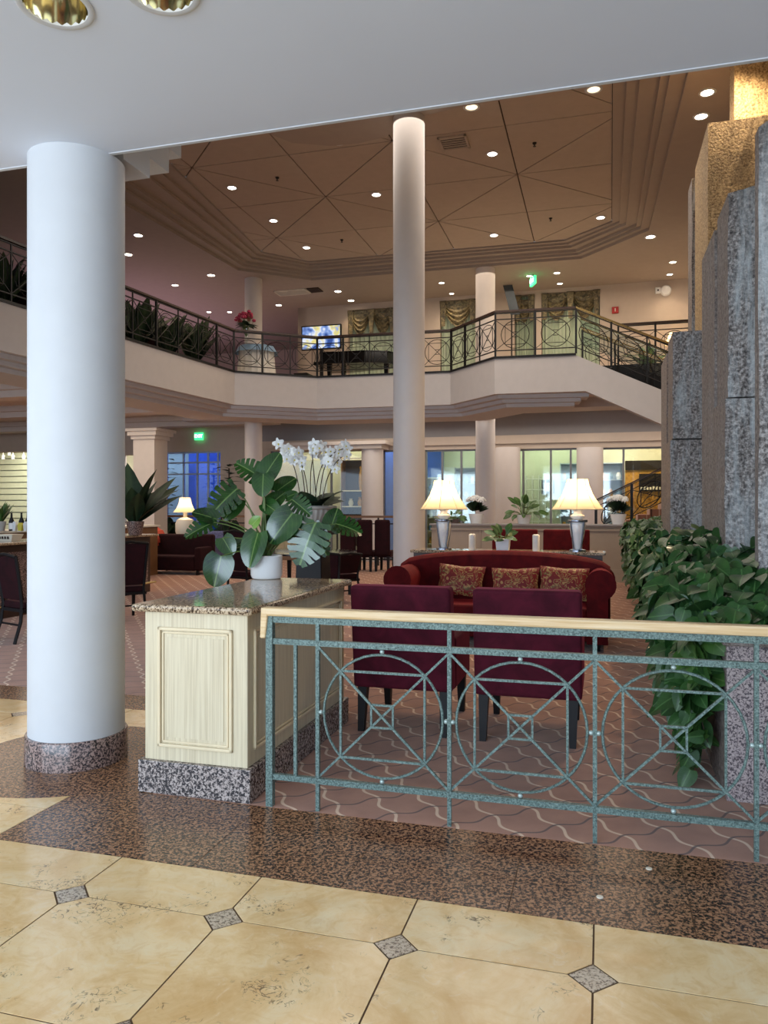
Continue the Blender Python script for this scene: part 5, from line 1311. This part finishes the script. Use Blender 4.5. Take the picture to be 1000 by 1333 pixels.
# rear maroon settee with orange throw
def settee(px, Y, w, label, mat='velvetdark', rz=-TH, name='settee', group=None):
    e = empty(name, ((px - 500) / F * Y, Y, .001), rz=rz, label=label, cat='sofa', group=group)
    m = MB(); m.box(0, w, .6, .8, .1, .95); m.build('backrest', M[mat], e, bevel=.05); m = MB(); m.box(.15, w - .15, 0, .62, .1, .45); m.build('seat', M[mat], e, bevel=.04)
    for x in (0, w - .16): m = MB(); m.box(x, x + .16, 0, .75, .1, .66); m.build('arm', M[mat], e, bevel=.05)
    for x in (.08, w - .08):
        for y in (.05, .7): m = MB(); m.box(x - .03, x + .03, y - .03, y + .03, 0, .1); m.build('leg', M['blackwood'], e)
    return e
settee(178, 18.6, 1.7, 'maroon settee in front of the far wooden rail, beside the side table', 'velvetdark')
e = empty('throw', ((192 - 500) / F * 19.2, 19.2, .52), label='orange red throw draped over the maroon settee', cat='throw')
m = MB(); n = 16
vs_ = []
for i in range(n + 1):
    a = pi * i / n; x = -.36 * cos(a); z = .22 + .36 * sin(a) + .02 * sin(i * 2.2)
    vs_ += [(x, -.12, z), (x, .30, z + .02), (x * .9, .30, z - .05), (x * .9, -.12, z - .07)]
m.add(vs_, [(4 * i + j, 4 * i + 4 + j, 4 * i + 4 + (j + 1) % 4, 4 * i + (j + 1) % 4) for i in range(n) for j in range(4)]); m.build('cloth', M['terracotta'], e, smooth=True)
# side table with tall lamp
Y = 19.6; e = empty('side_table', ((244 - 500) / F * Y, Y, .001), label='wooden side table with curved legs holding the far white lamp', cat='table')
m = MB(); m.box(-.45, .45, -.3, .3, .66, .7); m.build('table_top', M['midwood'], e, bevel=.008); m = MB(); m.box(-.42, .42, -.27, .27, .56, .66); m.build('apron', M['midwood'], e)
for x in (-.4, .4):
    for y in (-.25, .25): m = MB(); m.tube([(x * 1.08, y * 1.05, 0), (x * .95, y, .3), (x, y, .6)], .03, 6); m.build('leg', M['midwood'], e)
e = empty('table_lamp', ((241 - 500) / F * Y, Y, .701), label='large white table lamp with bell shade before the blue glazed entry', cat='lamp', group='small lamps')
m = MB(); m.lathe([(.14, 0), (.16, .02), (.24, .3), (.24, .5), (.2, .6), (.05, .66), (.05, .78)], 24); m.build('vase', M['offwhite'], e, smooth=True)
m = MB(); m.lathe([(.30, .78), (.22, .88), (.16, 1.0), (.13, 1.16)], 24, cap=False, flute=8, fl=.012); m.build('shade', M['shade'], e, smooth=True); point('bulb', (0, 0, .95), 9, WARM, .05, e)
e = settee(243, 21.0, .8, 'blue patterned armchair behind the wooden side table', 'bluesofa', name='print_armchair'); e['category'] = 'armchair'
# palms by the glazed entry
for px, Y, h, lb in ((214, 23.9, 1.9, 'tall dark palm standing before the blue glazed entry beside the square pilaster'), (298, 23.3, 1.7, 'dark broad-leaved plant at the far side of the blue glazed entry')):
    e = blade_plant('potted_palm', ((px - 500) / F * Y, Y, .001), lb, 40, h * .5, None, potr=.2, poth=.4, spread=.8, kind='strap', ws=3.2)
    me = leafmesh('strap', M['darkleaf'], .1, .35)
    for i in range(46):
        z = .7 + (h + .55) * i / 46; a = i * 2.4; p0 = Vector((.03 * cos(a), .03 * sin(a), z)); d = Vector((cos(a), sin(a), .35))
        place_leaf(me, 'leaf', e, Vector(), p0, p0 + d * .42, Vector((0, 0, 1)), 1.8)
    m = MB(); m.tube([(0, 0, .35), (.03, 0, h * .7), (0, .02, h + 1.1)], .025, 6); m.build('stem', M['brownstem'], e)
# wooden-topped rail across the far end
v_ = 17.7; a = W(UV(150, v_), v_); b = W(UV(512, v_), v_)
e = empty('railing', (a.x, a.y, .001), label='far low rail with pale wooden top in front of the shop openings', cat='railing')
L = (b - a).length; m = MB(); m.box(0, L, -.04, .04, 1.32, 1.38); m.build('handrail', M['midwood'], e)
for i in range(int(L / 1.2) + 1): m = MB(); m.box(1.2 * i - .02, 1.2 * i + .02, -.02, .02, 0, 1.32); m.build('post', M['black'], e)
m = MB(); m.box(0, L, -.012, .012, 1.14, 1.17); m.build('second_bar', M['black'], e); m = MB(); m.box(0, L, -.012, .012, .15, .18); m.build('bottom_bar', M['black'], e)
# high-back dark chairs in front of the rail
for px, lb in ((452, 'dark high-back chair by the far rail, first beyond the orchid bowl'), (474, 'dark high-back chair by the far rail, middle of three'), (497, 'dark high-back chair by the far rail, next to the central pillar')):
    Y = 19.2; u, v = uv_of((px - 500) / F * Y, Y); e = empty('tub_chair', W(u, v, .001), label=lb, cat='chair', group='high-back chairs at the far rail')
    m = MB(); m.box(-.2, .2, 0, .12, .4, 1.3); m.build('backrest', M['velvetdark'], e, bevel=.05); m = MB(); m.box(-.2, .2, .1, .6, .35, .52); m.build('seat', M['velvetdark'], e, bevel=.03)
    for x in (-.16, .16):
        for y in (.04, .54): m = MB(); m.taper((x, y, 0), .025, (x, y, .38), .035); m.build('leg', M['blackwood'], e)
# round table, chairs and dark boxes behind the monstera
Y = 14.2; e = empty('round_table', ((396 - 500) / F * Y, Y, .001), label='large round dark table with honey wood rim behind the potted monstera', cat='table')
m = MB(); m.lathe([(.94, .765), (.98, .77), (.98, .79), (.94, .795), (0, .8)], 48, cap=False); m.build('table_top', M['piano'], e, smooth=True)
m = MB(); m.lathe([(.90, .69), (.96, .70), (.97, .765), (.9, .765)], 48, cap=False); m.build('rim', M['midwood'], e, smooth=True)
for i in range(6):
    a = 2 * pi * i / 6 + .2; m = MB(); m.taper((.85 * cos(a), .85 * sin(a), 0), .025, (.85 * cos(a), .85 * sin(a), .7), .035); m.build('leg', M['blackwood'], e)
u, v = uv_of(-.9, 11.7); dining_chair(u, v, -TH + .2, 'dark chair tucked to the round table behind the white monstera pot', .92)
u, v = uv_of(-.62, 12.9); dining_chair(u, v, -TH + .9, 'blue-black chair at the round table beside the cabinet end', .84)
u, v = uv_of(-2.55, 13.4); dining_chair(u, v, -TH - .3, 'dark red chair at the round table, half hidden by hanging monstera leaves', 1.2)
# orchid bowl on a dark pedestal
Yo = 8.0; po = Vector(((408 - 500) / F * Yo, Yo, 0))
e = empty('pedestal', po, label='dark square pedestal under the ribbed orchid bowl', cat='pedestal'); e.location.z = .001
m = MB(); m.taper((0, 0, 0), .17, (0, 0, 1.32), .13); m.build('column', M['blackwood'], e, bevel=.01); m = MB(); m.box(-.19, .19, -.19, .19, 1.32, 1.36); m.build('cap', M['blackwood'], e); m = MB(); m.box(-.2, .2, -.2, .2, 0, .06); m.build('foot', M['blackwood'], e)
org = Vector((po.x, po.y, 1.361))
e = empty('potted_orchid', org, rz=0, label='white orchids arching from a ribbed grey bowl behind the monstera', cat='plant')
m = MB(); m.lathe([(.09, 0), (.10, .015), (.08, .03), (.15, .09), (.205, .17), (.215, .22)], 96, cap=False, flute=24, fl=.025); m.build('bowl', M['limestone'], e, smooth=True)
m = MB(); m.lathe([(.215, .22), (.245, .23), (.25, .25), (.235, .26), (.2, .25)], 48, cap=False); m.build('bowl_rim', M['limestone'], e, smooth=True); m = MB(); m.lathe([(0, .24), (.205, .24)], 24, cap=False); m.build('soil', M['soil'], e)
ol = leafmesh('strap', M['darkleaf'], .2, .35)
for i in range(16):
    a = 2 * pi * i / 16 + .2; p0 = Vector((.1 * cos(a), .1 * sin(a), .25)); place_leaf(ol, 'leaf', e, Vector(), p0, p0 + Vector((.19 * cos(a), .19 * sin(a), .12 + .05 * (i % 3))), Vector((0, -.3, 1)), 2.6)
fm = MB()
for i in range(5):
    a = 2 * pi * i / 5 + pi / 2; w = .30 if i in (1, 4) else .2; c, s = cos(a), sin(a); l = 1.0
    fm.add([(0, 0, 0), (l * .5 * c - w * s * 1.4, -.08, l * .5 * s + w * c * 1.4), (l * c * .95 - w * s * .6, .05, l * s * .95 + w * c * .6), (l * c, .06, l * s), (l * c * .95 + w * s * .6, .05, l * s * .95 - w * c * .6), (l * .5 * c + w * s * 1.4, -.08, l * .5 * s - w * c * 1.4)], [(0, 1, 2, 3, 4, 5)])
fme = fm.mesh('flower', M['petal']); lp = MB(); lp.sph((0, -.1, -.1), .14, 6, 4, (1, 1, 1.2)); lme = lp.mesh('lip', M['yellow'])
def px2(px, py, dy): return at(px, py, Yo + dy) - org
stems = [((392, 655), (386, 600), (372, 578), (364, 583)), ((398, 655), (394, 596), (384, 576), (372, 590)), ((405, 655), (401, 590), (412, 574), (428, 592)), ((410, 655), (414, 600), (426, 590), (436, 604)),
         ((416, 655), (418, 598), (432, 586), (450, 584)), ((420, 655), (424, 610), (440, 596), (456, 588)), ((402, 655), (398, 604), (390, 592), (378, 604)), ((412, 655), (408, 588), (400, 576), (416, 586))]
for si, S in enumerate(stems):
    dy = rnd.uniform(-.12, .12); P = [px2(x, y, dy) for x, y in S]
    pts = []
    for i in range(13):
        t = i / 12; pts.append(P[0] * (1 - t) ** 3 + P[1] * 3 * t * (1 - t) ** 2 + P[2] * 3 * t * t * (1 - t) + P[3] * t ** 3)
    m = MB(); m.tube(pts, .005, 5); m.build('stem', M['brownstem'], e, smooth=True)
    for i in range(8):
        p = pts[12 - i] if i < 7 else pts[6]; p = p + Vector((rnd.uniform(-.04, .04), rnd.uniform(-.05, .03), rnd.uniform(-.03, .05))); s_ = rnd.uniform(.052, .066)
        r = (rnd.uniform(-.3, .3), rnd.uniform(-.3, .3), rnd.uniform(-.7, .7)); o = inst(fme, 'flower', e, p, r, s_); inst(lme, 'lip', o, (0, 0, 0))
for x in (-.1, .0, .1):
    m = MB(); m.tube([(x, 0, .25), (x, 0, .62)], .004, 4); m.build('support_stake', M['offwhite'], e)

# ================================================================== SHOPS BEHIND THE OPENINGS
v_ = VB + 1.9; u0 = ux(418); e = thing('display_shelf', u0, v_, 'lit display shelves with vases and pale flowers behind the orchids', 'shelf', z=0.0)
ws_ = ux(476) - u0
for z in (1.62, 2.15, 3.2): m = MB(); m.box(0, ws_, 0, .4, z, z + .04); m.build('shelf_board', M['offwhite'], e)
m = MB(); m.box(0, ws_, .4, .45, .3, 3.3); m.build('back_panel', M['darkwood'], e)
for x in (0, ws_ - .04): m = MB(); m.box(x, x + .04, 0, .4, 0, 3.3); m.build('side_panel', M['midwood'], e)
for i, (f, z, h, mt, lb) in enumerate(((.45, 2.19, .8, 'gold', 'tall gold vase on the display shelf'), (.62, 2.19, .75, 'screenoff', 'grey glass cylinder beside the gold vase'), (.85, 2.19, .55, 'midleaf', 'green glazed urn on the display shelf'), (.2, 1.66, .25, 'offwhite', 'pale shell bowl low on the display shelf'), (.42, 1.66, .3, 'gold', 'small brass pot low on the display shelf'), (.66, 1.66, .3, 'petal', 'round white jar low on the display shelf'), (.86, 1.66, .32, 'limestone', 'grey jar at the end of the display shelf'))):
    e2 = thing('vase', u0 + ws_ * f, v_ + .2, lb, 'vase', z=z + .001); m = MB(); r = min(h * .16 + .05, .09); m.lathe([(r * .6, 0), (r, h * .35), (r * .8, h * .7), (r * .45, h * .85), (r * .7, h)], 18, cap=False); m.build('body', M[mt], e2, smooth=True)
    m = MB(); m.lathe([(r * .62, 0), (r * .62, .012)], 16); m.build('foot', M[mt], e2)
# golden woven display with black sign seen past the stair
v_ = VB + 1.6; u0 = UV(814, v_); u1 = UV(880, v_); Yv = W(u0, v_).y
e = thing('display_wall', u0, v_, 'golden woven display wall with black and white sign beyond the far stair', 'display', z=0.0)
zt_ = zat(612, Yv); m = MB(); m.box(0, u1 - u0, 0, .08, .2, zt_); m.build('backing', M['gold'], e)
for i in range(18): m = MB(); x = .04 + (u1 - u0 - .1) * i / 17; m.tube([(x + .04 * sin(j * 1.4 + i), -.02, .3 + .16 * j) for j in range(int((zt_ - .4) / .16))], .018, 4); m.build('strand', M['gold'], e)
m = MB(); m.box(0, u1 - u0, -.05, .1, zt_, zt_ + .28); m.build('header', M['blackwood'], e)
a, b = UV(832, v_) - u0, UV(862, v_) - u0; m = MB(); m.box(a, b, -.08, -.04, zat(640, Yv), zat(617, Yv)); m.build('sign_board', M['blackwood'], e)
for i in range(7): m = MB(); zc = zat(633, Yv) - .06; x = a + .07 + (b - a - .14) * i / 6; m.box(x - .03, x + .025, -.086, -.08, zc - .05, zc + .05 * (1 if i % 3 else .6)); m.build('sign_mark', M['offwhite'], e)
area('display_light', W((u0 + u1) / 2, VB + .8, 3.9), (radians(35), 0, -TH), (1.5, .4), 60, (1.0, .7, .35))
# white lattice display and framed picture in the middle window
v_ = VB + 1.7; u0 = UV(684, v_); e = thing('lattice_display', u0, v_, 'white lattice display unit with bright shelves in the middle shop window', 'display', z=0.0)
for i in range(5): m = MB(); m.box(.2 * i, .2 * i + .03, 0, .3, .3, 2.6); m.build('upright', M['white'], e)
for i in range(7): m = MB(); m.box(0, .83, 0, .3, .5 + .33 * i, .53 + .33 * i); m.build('shelf_board', M['white'], e)
u0 = UV(711, v_); z = zat(633, W(u0, v_).y); e = thing('framed_picture', u0, VB + 2.56, 'small black framed square on the pale wall of the middle shop window', 'picture', z=z)
m = MB(); m.box(-.2, .2, 0, .03, -.22, .22); m.build('frame', M['black'], e); m = MB(); m.box(-.12, .12, -.01, 0, -.14, .14); m.build('print', M['offwhite'], e)
for px, w, h0, h1, mt, lb in ((606, .35, .3, 2.9, 'framegrey', 'grey display cabinet behind the shop window by the slimmer lower pillar'), (560, .3, .3, 2.6, 'offwhite', 'pale display cabinet in the shop window next to the central pillar'), (742, .3, .2, 3.0, 'frameblue', 'pale blue display cabinet at the edge of the middle shop window'), (795, .4, .2, 3.0, 'frameblue', 'pale blue glass display case before the golden display wall')):
    v_ = VB + 1.9; e = thing('display_cabinet', UV(px, v_), v_, lb, 'cabinet', z=0.0, group='shop display cabinets')
    m = MB(); m.box(-w, w, .3, .34, h0 - .3, h1); m.build('back_panel', M[mt], e)
    for x in (-w, w - .03): m = MB(); m.box(x, x + .03, 0, .3, 0, h1); m.build('side_panel', M[mt], e)
    for i in range(6): z = .4 + (h1 - .45) * i / 5; m = MB(); m.box(-w, w, 0, .3, z, z + .03); m.build('shelf_board', M[mt], e)
    for i in range(5):
        for j in range(3): z = .43 + (h1 - .45) * i / 5; x = -w * .6 + w * .6 * j; m = MB(); m.lathe([(.06, 0), (.08, .1), (.04, .22)], 10); m.build('display_piece', M[('white', 'gold', 'bluecloth')[(i + j) % 3]], e, loc=(x, .15, z))
